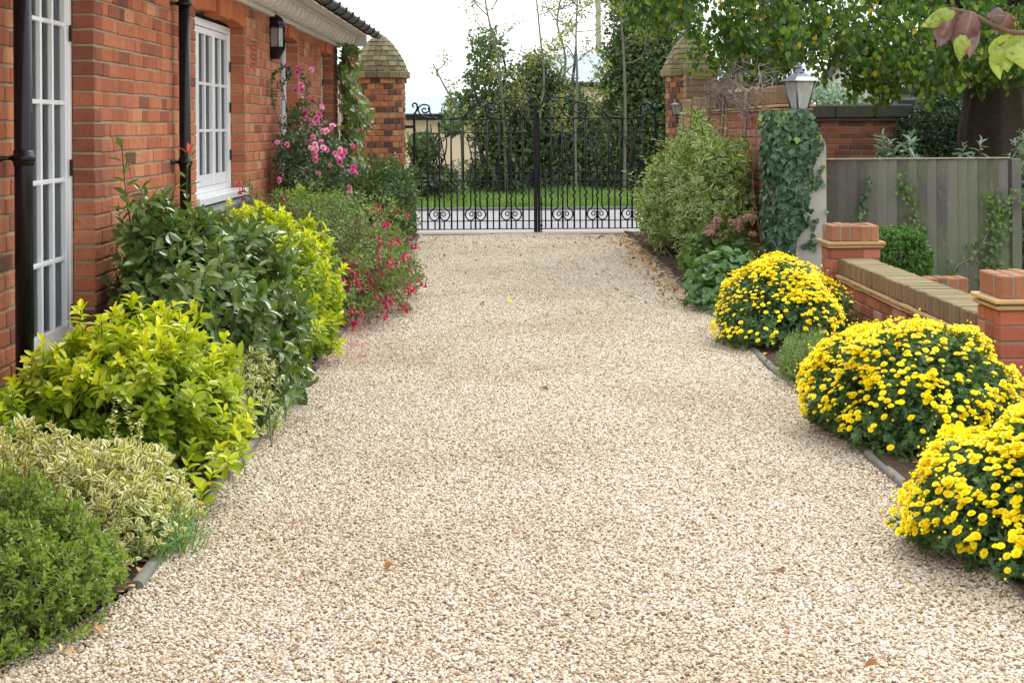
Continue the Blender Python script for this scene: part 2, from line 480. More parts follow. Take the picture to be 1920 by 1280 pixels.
def shoots(mb, tm, p, nrm, dep, k=6, L=.05, W=.022, slen=.05, upb=.5, rnd=.35, t0=1.45, t1=.6, tjit=.25, tint=None, agef=None, ljit=.2, stemmb=None, srad=.0015, opp=False, twist=.35, xmin=None, xmax=None):
    """leafy shoots: k leaves up a short stem ending at p, opening from t0 (base) to t1 (tip) radians off the stem"""
    N = len(p)
    d = unit(nrm * (1 - upb) + np.array([0, 0, 1.]) * upb + rng.normal(0, rnd, (N, 3)))
    u, v, _ = (None,) * 3
    ref = unit(rng.normal(0, 1, (N, 3))); u = unit(np.cross(d, ref)); v = np.cross(d, u)
    j = np.arange(k); t = j / max(1, k - 1)
    ph = (j[None] * (math.pi if opp else 2.4) + (j[None] // 2 * 1.57 if opp else 0) + rng.uniform(0, 6.28, (N, 1)) + rng.normal(0, .25, (N, k)))
    th = t0 + (t1 - t0) * t[None] + rng.normal(0, tjit, (N, k))
    pos = p[:, None] - d[:, None] * (slen * (1 - t))[None, :, None]
    rad = np.cos(ph)[..., None] * u[:, None] + np.sin(ph)[..., None] * v[:, None]
    ax = d[:, None] * np.cos(th)[..., None] + rad * np.sin(th)[..., None]
    up = np.broadcast_to(d[:, None], ax.shape) + .35 * np.array([0, 0, 1.])
    LL = L * (1 - .35 * (t[None] ** 2)) * rng.normal(1, ljit, (N, k)).clip(.5, 1.5)
    tn = (rng.random((N, 1)) * .5 + rng.random((N, k)) * .5) if tint is None else tint
    ag = np.zeros((N, k)) if agef is None else agef(p, dep, nrm)[:, None] * (.35 + .65 * t[None])
    pos, ax, up, LLf, tnf, agf = pos.reshape(-1, 3), ax.reshape(-1, 3), up.reshape(-1, 3).copy(), LL.ravel(), np.broadcast_to(tn, (N, k)).ravel(), ag.ravel()
    if xmin is not None or xmax is not None:
        tip = pos[:, 0] + ax[:, 0] * LLf
        ok = np.ones(len(tip), bool)
        if xmin is not None: ok &= (tip > xmin) & (pos[:, 0] > xmin)
        if xmax is not None: ok &= (tip < xmax) & (pos[:, 0] < xmax)
        pos, ax, up, LLf, tnf, agf = pos[ok], ax[ok], up[ok], LLf[ok], tnf[ok], agf[ok]
    place_leaves(mb, tm, pos, ax, up, LLf, LLf * (W / L), tnf, agf, twist=twist)
    if stemmb is not None:
        sticks(stemmb, p - d * slen * 1.6, p, srad)
    return d
def sticks(mb, a, b, r, mat=0, taper=.6):
    """many thin 3-sided sticks a->b"""
    a = np.asarray(a, float); b = np.asarray(b, float); N = len(a)
    if N == 0: return
    ax, u, v = frames(b - a, np.tile(np.array([.2, .3, 1.]), (N, 1)))
    r = np.broadcast_to(r, (N,))[:, None]
    V = []
    for i in range(3):
        w = u * math.cos(i * 2.094) + v * math.sin(i * 2.094); V.append(a + w * r)
    for i in range(3):
        w = u * math.cos(i * 2.094) + v * math.sin(i * 2.094); V.append(b + w * r * taper)
    V = np.stack(V, 1)
    mb.bulk(V, [(0, 1, 4, 3), (1, 2, 5, 4), (2, 0, 3, 5)], mat, tint=rng.random(N))
def bush_stems(mb, base, tips, n, r=.006, spread=.15, mat=0):
    """woody stems from the ground to a sample of shoot tips"""
    base = np.array(base, float)
    idx = rng.choice(len(tips), min(n, len(tips)), replace=False)
    for i in idx:
        t = tips[i]; b = base + np.array([rng.normal(0, min(spread, .08)), rng.normal(0, spread), 0])
        b[:2] += (t[:2] - base[:2]) * .25
        m = b * .45 + t * .55; m[2] = b[2] + (t[2] - b[2]) * .62; m[:2] -= (t[:2] - b[:2]) * .12
        s = np.linspace(0, 1, 6)[:, None]
        pts = (1 - s) ** 2 * b + 2 * s * (1 - s) * m + s ** 2 * t
        mb.tube(pts, np.linspace(r, r * .25, 6), 5, mat, tint=rng.random(), caps=False)
# ------------------------------------------------------------------ leaf materials
G = {}
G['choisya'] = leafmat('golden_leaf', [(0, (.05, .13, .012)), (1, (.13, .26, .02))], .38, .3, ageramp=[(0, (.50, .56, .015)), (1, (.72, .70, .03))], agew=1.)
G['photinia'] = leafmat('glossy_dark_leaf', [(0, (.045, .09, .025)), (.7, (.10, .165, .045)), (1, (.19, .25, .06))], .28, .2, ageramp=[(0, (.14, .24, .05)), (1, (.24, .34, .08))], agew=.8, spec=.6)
G['redleaf'] = leafmat('red_young_leaf', [(0, (.42, .05, .04)), (1, (.55, .12, .09))], .35, .2)
G['hebe'] = leafmat('hebe_leaf', [(0, (.06, .12, .025)), (.8, (.14, .23, .04)), (1, (.22, .30, .06))], .42, .25, ageramp=[(0, (.22, .33, .05)), (1, (.34, .44, .09))], agew=.7)
G['euonymus'] = leafmat('cream_edged_leaf', [(0, (.06, .12, .02)), (1, (.26, .28, .05))], .4, .25, edge=((.66, .64, .40), .28, .6), ageramp=[(0, (.45, .42, .10)), (1, (.62, .52, .12))], agew=.8)
G['fuchsia'] = leafmat('fuchsia_leaf', [(0, (.075, .14, .04)), (.8, (.17, .27, .08)), (1, (.25, .30, .07))], .5, .3)
G['rose'] = leafmat('rose_leaf', [(0, (.022, .055, .024)), (.8, (.055, .11, .045)), (1, (.12, .17, .07))], .35, .2)
G['rhodo'] = leafmat('laurel_leaf', [(0, (.035, .085, .03)), (.8, (.08, .15, .05)), (1, (.16, .22, .08))], .38, .22)
G['creeper'] = leafmat('creeper_leaf', [(0, (.05, .10, .02)), (.6, (.13, .20, .03)), (.86, (.22, .26, .04)), (.94, (.35, .05, .04)), (1, (.42, .06, .05))], .4, .3)
G['elaeag'] = leafmat('cream_margin_leaf', [(0, (.06, .15, .035)), (1, (.17, .29, .07))], .34, .25, edge=((.64, .64, .38), .60, .88))
G['hydrangea'] = leafmat('hydrangea_leaf', [(0, (.05, .11, .03)), (1, (.13, .22, .05))], .5, .25)
G['geranium'] = leafmat('grey_green_leaf', [(0, (.07, .14, .05)), (.8, (.13, .24, .09)), (1, (.20, .32, .13))], .5, .22)
G['chrys'] = leafmat('daisy_leaf', [(0, (.05, .11, .04)), (.8, (.10, .19, .07)), (1, (.16, .26, .09))], .55, .22)
G['lavender'] = leafmat('lavender_leaf', [(0, (.11, .19, .05)), (1, (.25, .34, .11))], .6, .2)
G['box'] = leafmat('box_leaf', [(0, (.03, .10, .015)), (.8, (.08, .2, .025)), (1, (.2, .28, .05))], .35, .3)
G['lime'] = leafmat('lime_tree_leaf', [(0, (.03, .075, .02)), (.6, (.06, .125, .028)), (.88, (.15, .24, .035)), (.96, (.3, .3, .03)), (1, (.45, .34, .03))], .42, .42)
G['ivy'] = leafmat('ivy_leaf', [(0, (.025, .065, .038)), (.8, (.06, .13, .065)), (.93, (.09, .17, .05)), (1, (.2, .32, .05))], .36, .15)
G['ivy_far'] = leafmat('dark_ivy_leaf', [(0, (.05, .09, .042)), (.75, (.10, .16, .07)), (.96, (.16, .21, .07)), (1, (.34, .29, .09))], .42, .3)
G['sparse'] = leafmat('yellowing_leaf', [(0, (.12, .17, .05)), (1, (.35, .33, .10))], .5, .4)
G['silver'] = leafmat('silver_leaf', [(0, (.10, .17, .13)), (1, (.28, .38, .33))], .6, .2)
G['grass'] = leafmat('grass_blade', [(0, (.07, .15, .03)), (.7, (.13, .24, .05)), (1, (.27, .32, .09))], .6, .3)
G['carex'] = leafmat('sedge_blade', [(0, (.05, .14, .04)), (1, (.14, .27, .10))], .5, .25)
G['litter'] = leafmat('dead_leaf', [(0, (.16, .07, .035)), (.5, (.30, .15, .06)), (.85, (.42, .23, .08)), (1, (.55, .40, .12))], .8, .1)
G['petal_red'] = leafmat('crimson_petal', [(0, (.42, .015, .08)), (1, (.62, .04, .15))], .5, .25, tmul=(1, 1, 1))
G['petal_pink'] = leafmat('pink_petal', [(0, (.62, .11, .34)), (.6, (.74, .26, .50)), (1, (.85, .50, .66))], .55, .3, tmul=(1, 1, 1))
G['petal_mauve'] = leafmat('faded_mauve_petal', [(0, (.30, .14, .15)), (.6, (.42, .22, .24)), (1, (.42, .34, .20))], .7, .2)
G['petal_yellow'] = leafmat('yellow_petal', [(0, (.86, .68, .004)), (.5, (.90, .78, .008)), (1, (.92, .84, .015))], .6, .15)
G['peartree'] = leafmat('autumn_leaf', [(0, (.16, .25, .04)), (.35, (.24, .32, .05)), (.5, (.34, .28, .12)), (.7, (.16, .085, .09)), (1, (.10, .055, .07))], .38, .15)
def blotch(m):
    nt = m.node_tree; p = [n for n in nt.nodes if n.type == 'BSDF_PRINCIPLED'][0]; lk = p.inputs['Base Color'].links[0]; src = lk.from_socket
    r = nt.nodes.new('ShaderNodeMapRange'); r.inputs['From Min'].default_value = .52; r.inputs['From Max'].default_value = .62; nt.links.new(noise(nt, 55, 6, .75, 1.5), r.inputs[0])
    nt.links.new(mixc(nt, src, (.11, .05, .02), math_(nt, 'MULTIPLY', r.outputs[0], .8)), p.inputs['Base Color'])
blotch(G['peartree'])
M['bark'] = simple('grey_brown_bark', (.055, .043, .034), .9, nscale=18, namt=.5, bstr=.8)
M['sapling'] = simple('grey_green_bark', (.17, .16, .12), .9, nscale=18, namt=.4)
M['stem_brown'] = simple('brown_stem', (.13, .075, .04), .8, nscale=40, namt=.3)
M['stem_green'] = simple('green_stem', (.10, .14, .04), .7, nscale=40, namt=.3)
M['stem_red'] = simple('red_stem', (.16, .05, .04), .6)
M['twig_grey'] = simple('grey_twig', (.30, .235, .225), .85, nscale=30, namt=.3)
# ================================================================== ground
GR_X0, GR_X1 = -1.12, 1.50
EDGE = lambda Y: -np.clip(4.85 - Y, 0, 3) * .30      # the bed edge swings away from the drive near the camera
def grid(name, x0, x1, y0, y1, nx, ny, zf, mat, kind='structure', label=None, cat=None, left=0, right=0):
    U, Y = np.meshgrid(np.linspace(0, 1, nx), np.linspace(y0, y1, ny)); a = x0 + left * EDGE(Y); b = x1 + right * EDGE(Y); X = a + (b - a) * U
    V = np.stack([X, Y, zf(X, Y)], -1).reshape(-1, 3)
    i = (np.arange(ny - 1)[:, None] * nx + np.arange(nx - 1)[None]).ravel()
    fs = np.stack([i, i + 1, i + nx + 1, i + nx], 1)
    mb = MB(); mb.add(V, [tuple(f) for f in fs], smooth=True)
    return mb.build(name, mat, kind=kind, label=label, cat=cat)
def soilmat():
    m, nt, ns, L = nmat('garden_soil')
    n1 = noise(nt, 22, 6, .7); n2 = noise(nt, 3, 3)
    r = ramp(ns, [(.3, (.035, .022, .014)), (.55, (.085, .055, .033)), (.8, (.15, .10, .06))]); L.new(n1, r.inputs[0])
    finish(nt, r.outputs[0], .95, n1, 1., .03, 0, .2); return m
M['soil'] = soilmat()
def gravelbase():
    m, nt, ns, L = nmat('gravel_bed')
    g = ns.new('ShaderNodeNewGeometry'); vo = ns.new('ShaderNodeTexVoronoi'); vo.inputs['Scale'].default_value = 95.; L.new(g.outputs['Position'], vo.inputs['Vector'])
    sp = ns.new('ShaderNodeSeparateColor'); L.new(vo.outputs['Color'], sp.inputs[0])
    r = ramp(ns, [(0, (.50, .40, .27)), (.2, (.58, .47, .34)), (.5, (.64, .54, .41)), (.8, (.66, .57, .45)), (1, (.70, .66, .58))]); L.new(sp.outputs[0], r.inputs[0])
    d = ns.new('ShaderNodeMapRange'); d.inputs['From Min'].default_value = .0; d.inputs['From Max'].default_value = .65; d.inputs['To Min'].default_value = 1; d.inputs['To Max'].default_value = 0; L.new(vo.outputs['Distance'], d.inputs[0])
    finish(nt, r.outputs[0], .8, d.outputs[0], .8, .01, 0, .3); return m
M['gravelbase'] = gravelbase()
def roadmat():
    m, nt, ns, L = nmat('worn_asphalt')
    n1 = noise(nt, 160, 4, .7); n2 = noise(nt, .8, 4)
    col = mixc(nt, (.24, .23, .24), (.37, .36, .37), n1); col = mixc(nt, col, (.19, .18, .18), math_(nt, 'MULTIPLY', n2, .6))
    finish(nt, col, .85, n1, .5, .004); return m
M['road'] = roadmat()
M['apron'] = simple('concrete_apron', (.36, .34, .31), .85, nscale=30, namt=.2, bstr=.3)
M['grassbase'] = simple('turf_soil', (.07, .15, .03), .95, nscale=12, namt=.4, bstr=.4)
M['field'] = simple('dry_field', (.50, .42, .27), .95, nscale=2, namt=.12)
M['render_w'] = simple('stained_render', (.47, .45, .39), .85, nscale=5, namt=.28, bstr=.3)
M['concrete'] = simple('edging_concrete', (.17, .165, .135), .9, nscale=35, namt=.35, bstr=.5)

lump = lambda X, Y: .012 * np.sin(X * 9 + Y * 3.1) + .01 * np.sin(Y * 11 - X * 5)
grid('ground', -160, 160, -60, 300, 60, 60, lambda X, Y: X * 0 - .06, M['field'])
grid('garden_bed', -2.1, GR_X0 - .006, 1.5, 20.6, 14, 200, lambda X, Y: .015 + lump(X, Y) + .05 * np.clip(-X - 1.2, 0, .5), M['soil'], right=1)
grid('garden_bed', GR_X1 + .006, 6.5, 1.5, 20.7, 40, 200, lambda X, Y: .015 + lump(X, Y) - .03 * (X > 2.5), M['soil'])
grv = grid('gravel_drive', GR_X0, GR_X1, -1.5, 20.62, 14, 90, lambda X, Y: .012 * np.sin(X * 2.1 + .8) + .004 * np.sin(Y * 1.7 + X) - .012, M['gravelbase'], left=1)
grid('road', -60, 60, 20.66, 26.3, 3, 3, lambda X, Y: X * 0 + .004, M['road'])
mb = MB(); mb.box((-2.4, 20.5, -.05), (3.0, 21.25, .012), bev=.006); mb.build('concrete_threshold', M['apron'], kind='structure')
grid('grass_verge', -60, 60, 26.3, 38, 60, 12, lambda X, Y: .03 + .03 * np.sin(X * 1.3) + (Y - 26.3) * .012, M['grassbase'])
mb = MB(); mb.box((-60, 26.2, -.05), (60, 26.3, .05), bev=.01)
mb.build('kerb', M['concrete'], kind='structure')
def edging(name, x0, jig, y0, y1, seg=.62):
    mb = MB(); y = y0; k = 0
    while y < y1:
        e = min(y + seg - .012, y1); dx = rng.normal(0, .006); dz = rng.normal(0, .004); sk = rng.normal(0, .008)
        n = 9; an = np.linspace(0, math.pi, n)
        prof = [(-.022, -.05)] + [(-.022 * math.cos(a), .004 + .016 * math.sin(a)) for a in an] + [(.022, -.05)]
        V = []
        for yy, s_ in ((y, -sk), (e, sk)):
            V += [(x0 + dx + s_ + p, yy, q + dz) for p, q in prof]
        m = len(prof)
        f = [(i, i + 1, i + 1 + m, i + m) for i in range(m - 1)] + [tuple(range(m))[::-1], tuple(range(m, 2 * m))]
        mb.add(V, f, 0, rng.random()); y += seg; k += 1
    return mb.build(name, M['concrete'], kind='structure')
edging('kerb', GR_X0 - .015, 1, 4.85, 20.4); edging('kerb', GR_X1 + .015, 1, .5, 19.5)

# gravel stones: loose pebbles over the bed (one uncountable mass)
def gravel():
    m, nt, ns, L = nmat('pebble')
    oi = ns.new('ShaderNodeObjectInfo')
    r = ramp(ns, [(0, (.14, .11, .08)), (.025, (.32, .24, .15)), (.09, (.50, .38, .23)), (.22, (.66, .56, .42)), (.45, (.765, .70, .57)), (.72, (.82, .775, .68)), (.92, (.86, .84, .78)), (.97, (.42, .40, .40)), (1, (.50, .24, .14))])
    L.new(oi.outputs['Random'], r.inputs[0])
    tcx = ns.new('ShaderNodeTexCoord')
    nz = noise(nt, 1.2, 4, .7, vec=tcx.outputs['Object'])
    big = noise(nt, .7, 3)
    col = mixc(nt, r.outputs[0], mixc(nt, r.outputs[0], (.72, .62, .50), 1., 'MULTIPLY'), nz)
    bm_ = ns.new('ShaderNodeMapRange'); bm_.inputs['From Min'].default_value = .45; bm_.inputs['From Max'].default_value = .7; L.new(big, bm_.inputs[0])
    col = mixc(nt, col, mixc(nt, col, (.84, .79, .72), 1., 'MULTIPLY'), bm_.outputs[0])
    finish(nt, col, .62, nz, .3, .002, 0, .35)
    pc = bpy.data.collections.new('pebble_shapes')
    for k in range(7):
        g = np.random.default_rng(50 + k)
        import bmesh
        bm = bmesh.new(); bmesh.ops.create_icosphere(bm, subdivisions=1 if k % 2 else 2, radius=1)
        sc = np.array([1, g.uniform(.6, .85), g.uniform(.38, .6)])
        w = g.normal(0, 1.6, (3, 3)); ph = g.uniform(0, 6, 3)
        for v in bm.verts:
            c = np.array(v.co); f = 1 + .13 * np.sin(w @ c + ph).sum()
            v.co = Vector(c * sc * f)
        me = bpy.data.meshes.new('pebble'); bm.to_mesh(me); bm.free(); me.materials.append(m)
        for p in me.polygons: p.use_smooth = (k % 3 != 0)
        pc.objects.link(bpy.data.objects.new('pebble', me))
    ng = bpy.data.node_groups.new('scatter_pebbles', 'GeometryNodeTree')
    ng.interface.new_socket('Geometry', in_out='INPUT', socket_type='NodeSocketGeometry'); ng.interface.new_socket('Geometry', in_out='OUTPUT', socket_type='NodeSocketGeometry')
    N, K = ng.nodes, ng.links
    gi = N.new('NodeGroupInput'); go = N.new('NodeGroupOutput')
    ds = N.new('GeometryNodeDistributePointsOnFaces'); ds.distribute_method = 'RANDOM'
    pos = N.new('GeometryNodeInputPosition'); sx = N.new('ShaderNodeSeparateXYZ'); K.new(pos.outputs[0], sx.inputs[0])
    mr = N.new('ShaderNodeMapRange'); mr.inputs['From Min'].default_value = 8; mr.inputs['From Max'].default_value = 12; mr.inputs['To Min'].default_value = 15500; mr.inputs['To Max'].default_value = 8500
    K.new(sx.outputs[1], mr.inputs[0]); K.new(mr.outputs[0], ds.inputs['Density']); K.new(gi.outputs[0], ds.inputs['Mesh'])
    ci = N.new('GeometryNodeCollectionInfo'); ci.inputs['Collection'].default_value = pc; ci.inputs['Separate Children'].default_value = True; ci.inputs['Reset Children'].default_value = True
    ip = N.new('GeometryNodeInstanceOnPoints'); ip.inputs['Pick Instance'].default_value = True
    K.new(ds.outputs[0], ip.inputs['Points']); K.new(ci.outputs[0], ip.inputs['Instance'])
    rr = N.new('FunctionNodeRandomValue'); rr.data_type = 'FLOAT_VECTOR'; rr.inputs[0].default_value = (-.6, -.6, 0); rr.inputs[1].default_value = (.6, .6, 6.28)
    K.new(rr.outputs[0], ip.inputs['Rotation'])
    rs = N.new('FunctionNodeRandomValue'); rs.data_type = 'FLOAT'; rs.inputs[2].default_value = .0036; rs.inputs[3].default_value = .0078; rs.inputs['Seed'].default_value = 5
    m2 = N.new('ShaderNodeMapRange'); m2.inputs['From Min'].default_value = 8; m2.inputs['From Max'].default_value = 14; m2.inputs['To Min'].default_value = 1; m2.inputs['To Max'].default_value = 1.3
    K.new(sx.outputs[1], m2.inputs[0]); mm = N.new('ShaderNodeMath'); mm.operation = 'MULTIPLY'; K.new(rs.outputs[1], mm.inputs[0]); K.new(m2.outputs[0], mm.inputs[1])
    K.new(mm.outputs[0], ip.inputs['Scale'])
    tr = N.new('GeometryNodeTranslateInstances'); rz = N.new('FunctionNodeRandomValue'); rz.data_type = 'FLOAT_VECTOR'; rz.inputs[0].default_value = (0, 0, -.001); rz.inputs[1].default_value = (0, 0, .0055); rz.inputs['Seed'].default_value = 9
    tr.inputs['Local Space'].default_value = False
    K.new(ip.outputs[0], tr.inputs[0]); K.new(rz.outputs[0], tr.inputs['Translation'])
    K.new(tr.outputs[0], go.inputs[0])
    o = grid('gravel_stones', GR_X0 - .022, GR_X1 + .022, 3.2, 20.55, 60, 240, lambda X, Y: .012 * np.sin(X * 2.1 + .8) + .004 * np.sin(Y * 1.7 + X) - .010 + (.014 + .008 * np.sin(Y * 5.3)) * (np.exp(-((X - GR_X0 + .02) / .05) ** 2) + np.exp(-((X - GR_X1 - .01) / .05) ** 2)), M['gravelbase'], kind='stuff', label='loose cream and buff pea gravel covering the driveway', cat='gravel', left=1)
    md = o.modifiers.new('pebbles', 'NODES'); md.node_group = ng
gravel()

# ================================================================== house
WX = -2.0; HY0, HY1 = 2.0, 19.0; WT = 2.325
OPEN = {'A': (6.52, 7.77, .13, 2.15), 'B': (10.30, 12.24, .80, 2.15), 'C': (14.2, 15.35, .80, 2.2), 'D': (17.35, 18.37, .80, 2.2)}
VENTS = [(12.68, 1.966), (13.78, 2.17), (15.67, 2.17), (16.8, 2.17)]
house = thing('brick_house', 'orange red brick house with white windows along the left of the drive', 'house', (-2.0, 10.5, 0))
holes = []
for k, (a, b, z0, z1) in OPEN.items():
    holes += [(a - HY0, b - HY0, z0, z1), (a - .07 - HY0, b + .07 - HY0, z1 - .001, 3)]
for y, z in VENTS: holes.append((y - .145 - HY0, y + .145 - HY0, z - .105, z + .105))
def tintA(u, z, t):
    y = u + HY0
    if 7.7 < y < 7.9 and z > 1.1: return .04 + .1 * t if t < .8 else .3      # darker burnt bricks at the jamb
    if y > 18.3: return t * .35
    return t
mb = MB()
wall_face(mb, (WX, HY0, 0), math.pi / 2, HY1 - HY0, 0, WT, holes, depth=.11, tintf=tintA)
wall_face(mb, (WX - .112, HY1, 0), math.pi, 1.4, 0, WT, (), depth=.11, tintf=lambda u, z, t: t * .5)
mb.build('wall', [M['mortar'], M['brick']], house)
# shell behind (interior leaf, floor, back and end walls)
mb = MB()
IX = WX - .24
xs_in, xs_out = WX - .24, WX - .117
ys = [HY0] + [v for k in 'ABCD' for v in OPEN[k][:2]] + [HY1 - .12]
for i in range(0, len(ys), 2): mb.box((xs_in, ys[i], 0), (xs_out, ys[i + 1], 2.3))
for k, (a, b, z0, z1) in OPEN.items():
    mb.box((xs_in, a, 0), (xs_out, b, z0 - .01)); mb.box((xs_in, a, z1 + .03), (xs_out, b, 2.3))
mb.box((-6.2, HY0, 0), (-6.08, HY1, 2.3)); mb.box((-6.08, HY1 - .12, 0), (-3.5, HY1, 2.3)); mb.box((-6.08, HY0 + .0, 0), (xs_in, HY0 + .12, 2.3))
mb.box((-3.5, HY1 - .11, 0), (xs_in, HY1 - .125 + .01, 2.29))
mb.box((-6.08, HY0 + .12, 2.301), (xs_out - .001, HY1 - .12, 2.33)); mb.box((-6.08, HY0 + .12, .02), (xs_in, HY1 - .125, .06))
for yy in (8.9, 13.2, 16.2): mb.box((-6.07, yy, .061), (xs_in - .001, yy + .1, 2.3))
mb.build('inner_wall', M['pale_plaster'], house)
# rubbed-brick lintels: bricks on end following a flat arch
def lintel(y0, y1, z1, key, rise=.045):
    mb = MB(); L = y1 - y0; n = int(round((L + .14) / .0745)); w = (L + .14) / n
    cen, siz = [], []
    for i in range(n):
        yc = y0 - .07 + (i + .5) * w; s = (yc - y0) / L; s = min(max(s, 0), 1)
        zb = z1 + rise * math.sin(math.pi * s) ** .8 if 0 < s < 1 else z1
        pr = .025 if key and abs(yc - (y0 + y1) / 2) < .2 else 0
        zz = zb - (.03 if pr else 0)
        for (q0, q1) in ((zz, WT - .002),):
            cen.append((WX - .055 + pr, yc, (q0 + q1) / 2)); siz.append((.11, w - .004, q1 - q0))
    bricks(mb, cen, siz, tint=rng.random(n), c=.002, jit=.0006)
    mb.box((WX - .108, y0 - .07, z1 + .05), (WX - .008, y1 + .07, WT - .004), 0)
    mb.build('lintel', [M['mortar'], M['brick_rub']], house)
for k in 'ABCD': lintel(*OPEN[k][:2], OPEN[k][3], k != 'A')
# pierced terracotta vents
for (y, z) in VENTS:
    mb = MB(); mb.box((WX - .10, y - .142, z - .10), (WX - .02, y + .142, z + .10))
    for a in (-1, 1): mb.box((WX - .0195, y + a * .142 - (.02 if a > 0 else 0), z - .10), (WX + .002, y + a * .142 + (.02 if a < 0 else 0), z + .10))
    for i in range(6): mb.box((WX - .0195, y - .121, z - .10 + i * .0375), (WX - .001, y + .121, z - .10 + i * .0375 + .0125))
    for i in range(6): mb.box((WX - .0195, y - .108 + i * .04, z - .099), (WX - .003, y - .092 + i * .04, z + .099))
    mb.build('air_brick', M['terracotta'], house)
def glassmat():
    m, nt, ns, L = nmat('window_glass')
    fr = ns.new('ShaderNodeFresnel'); fr.inputs[0].default_value = 1.5
    tr = ns.new('ShaderNodeBsdfTransparent'); tr.inputs[0].default_value = (.62, .66, .68, 1)
    gl = ns.new('ShaderNodeBsdfGlossy'); gl.inputs['Roughness'].default_value = .015
    nz = noise(nt, 2.5, 2); b = ns.new('ShaderNodeBump'); b.inputs['Strength'].default_value = .12; b.inputs['Distance'].default_value = .02; L.new(nz, b.inputs['Height']); L.new(b.outputs[0], gl.inputs['Normal'])
    mx = ns.new('ShaderNodeMixShader'); L.new(math_(nt, 'MULTIPLY_ADD', fr.outputs[0], .32, .01), mx.inputs[0]); L.new(tr.outputs[0], mx.inputs[1]); L.new(gl.outputs[0], mx.inputs[2])
    o = ns.new('ShaderNodeOutputMaterial'); L.new(mx.outputs[0], o.inputs[0]); return m
M['glass'] = glassmat()
def window(y0, y1, z0, z1, leaves, bars, sillz, name='window', brail=.08):
    """timber window in the wall opening, frame face at WX-.11; leaves = [(ya,yb,ncols)], bars = z of glazing bars"""
    X = WX - .11; mb = MB(); fr = .042; d = .065
    def bx(ya, yb, za, zb, x0=0, x1=0): mb.box((X - d + x0, ya, za), (X + x1, yb, zb), 0, bev=.003)
    bx(y0, y0 + fr, z0, z1); bx(y1 - fr, y1, z0, z1); bx(y0 + fr, y1 - fr, z1 - fr * 1.3, z1, 0, -.001); bx(y0 + fr, y1 - fr, z0, z0 + fr, 0, -.001)
    for ya, yb, nc in leaves:
        st = .046; x1 = -.006
        a, b, c, e = ya + .003, yb - .003, z0 + fr + .003, z1 - fr * 1.3 - .004
        bx(a, a + st, c, e, 0, x1); bx(b - st, b, c, e, 0, x1); bx(a + st, b - st, e - st, e, 0, x1 - .001); bx(a + st, b - st, c, c + brail, 0, x1 - .001)
        for i in range(1, nc):
            yy = a + st + (b - a - 2 * st) * i / nc; mb.box((X - .045, yy - .011, c + brail), (X + x1 - .004, yy + .011, e - st), bev=.004)
        for zz in bars: mb.box((X - .046, a + st, zz - .011), (X + x1 - .005, b - st, zz + .011), bev=.004)
    o = mb.build(name, M['white'], house)
    g = MB()
    for ya, yb, nc in leaves:
        g.box((X - .036, ya + .04, z0 + fr + brail), (X - .032, yb - .04, z1 - fr - .05))
    g.build('pane', M['glass'], o)
    # lined curtain: soft vertical folds
    c = MB(); n = int((y1 - y0) / .012); yy = np.linspace(y0 + .02, y1 - .02, n)
    xx = X - .17 + .028 * np.sin(yy * 62 + .8 * np.sin(yy * 9)) + .012 * np.sin(yy * 143)
    V = np.concatenate([np.stack([xx, yy, np.full(n, z0 + .02)], 1), np.stack([xx * 1. + .003, yy, np.full(n, z1 - .01)], 1)])
    keep = [i for i in range(n - 1) if (yy[i] - y0) % .21 > .09]
    c.add(V, [(i, i + 1, i + 1 + n, i + n) for i in keep], smooth=True)
    c.build('curtain', M['curtain'], o)
    if sillz is not None:
        s_ = MB(); s_.box((X - .06, y0 + .004, sillz), (WX + .03, y1 - .004, z0 - .002), bev=.006); s_.build('sill', M['white'], o)
        b = MB(); n = int((y1 - y0 + .1) / .075)
        for i in range(n):
            ya = y0 - .0 + i * (y1 - y0) / n
            an = np.linspace(-.3, math.pi / 2, 6); r_ = .045
            prof = [(X, sillz - .075), (WX + .045, sillz - .075)] + [(WX + .03 + r_ * math.cos(t), sillz - .055 + r_ * math.sin(t)) for t in an] + [(X, sillz - .003)]
            m = len(prof); w = (y1 - y0) / n - .006
            V = [(p, ya, q) for p, q in prof] + [(p, ya + w, q) for p, q in prof]
            b.add(V, [(j, j + 1, j + 1 + m, j + m)[::-1] for j in range(m - 1)] + [tuple(range(m)), tuple(range(m, 2 * m))[::-1]], 0, rng.random())
        b.build('sill_brick', M['blue_brick'], o)
    for zz in (z0 + .25, (z0 + z1) / 2, z1 - .3):
        h = MB(); h.box((X, y1 - .05, zz - .04), (X + .012, y1 - .03, zz + .04), bev=.003); h.build('hinge', M['black'], o)
    return o
window(6.52, 7.77, .255, 2.15, [(6.57, 7.06, 2), (7.06, 7.73, 3)], [.77, 1.145, 1.514, 1.89], .235, brail=.15)
window(10.30, 12.24, .935, 2.15, [(10.345, 10.965, 2), (10.965, 11.58, 2), (11.58, 12.195, 2)], [1.37, 1.70], .88)
window(14.2, 15.35, .935, 2.2, [(14.245, 14.775, 2), (14.775, 15.305, 2)], [1.37, 1.74], .88)
window(17.35, 18.37, .935, 2.2, [(17.395, 17.86, 2), (17.86, 18.325, 2)], [1.37, 1.74], .88)
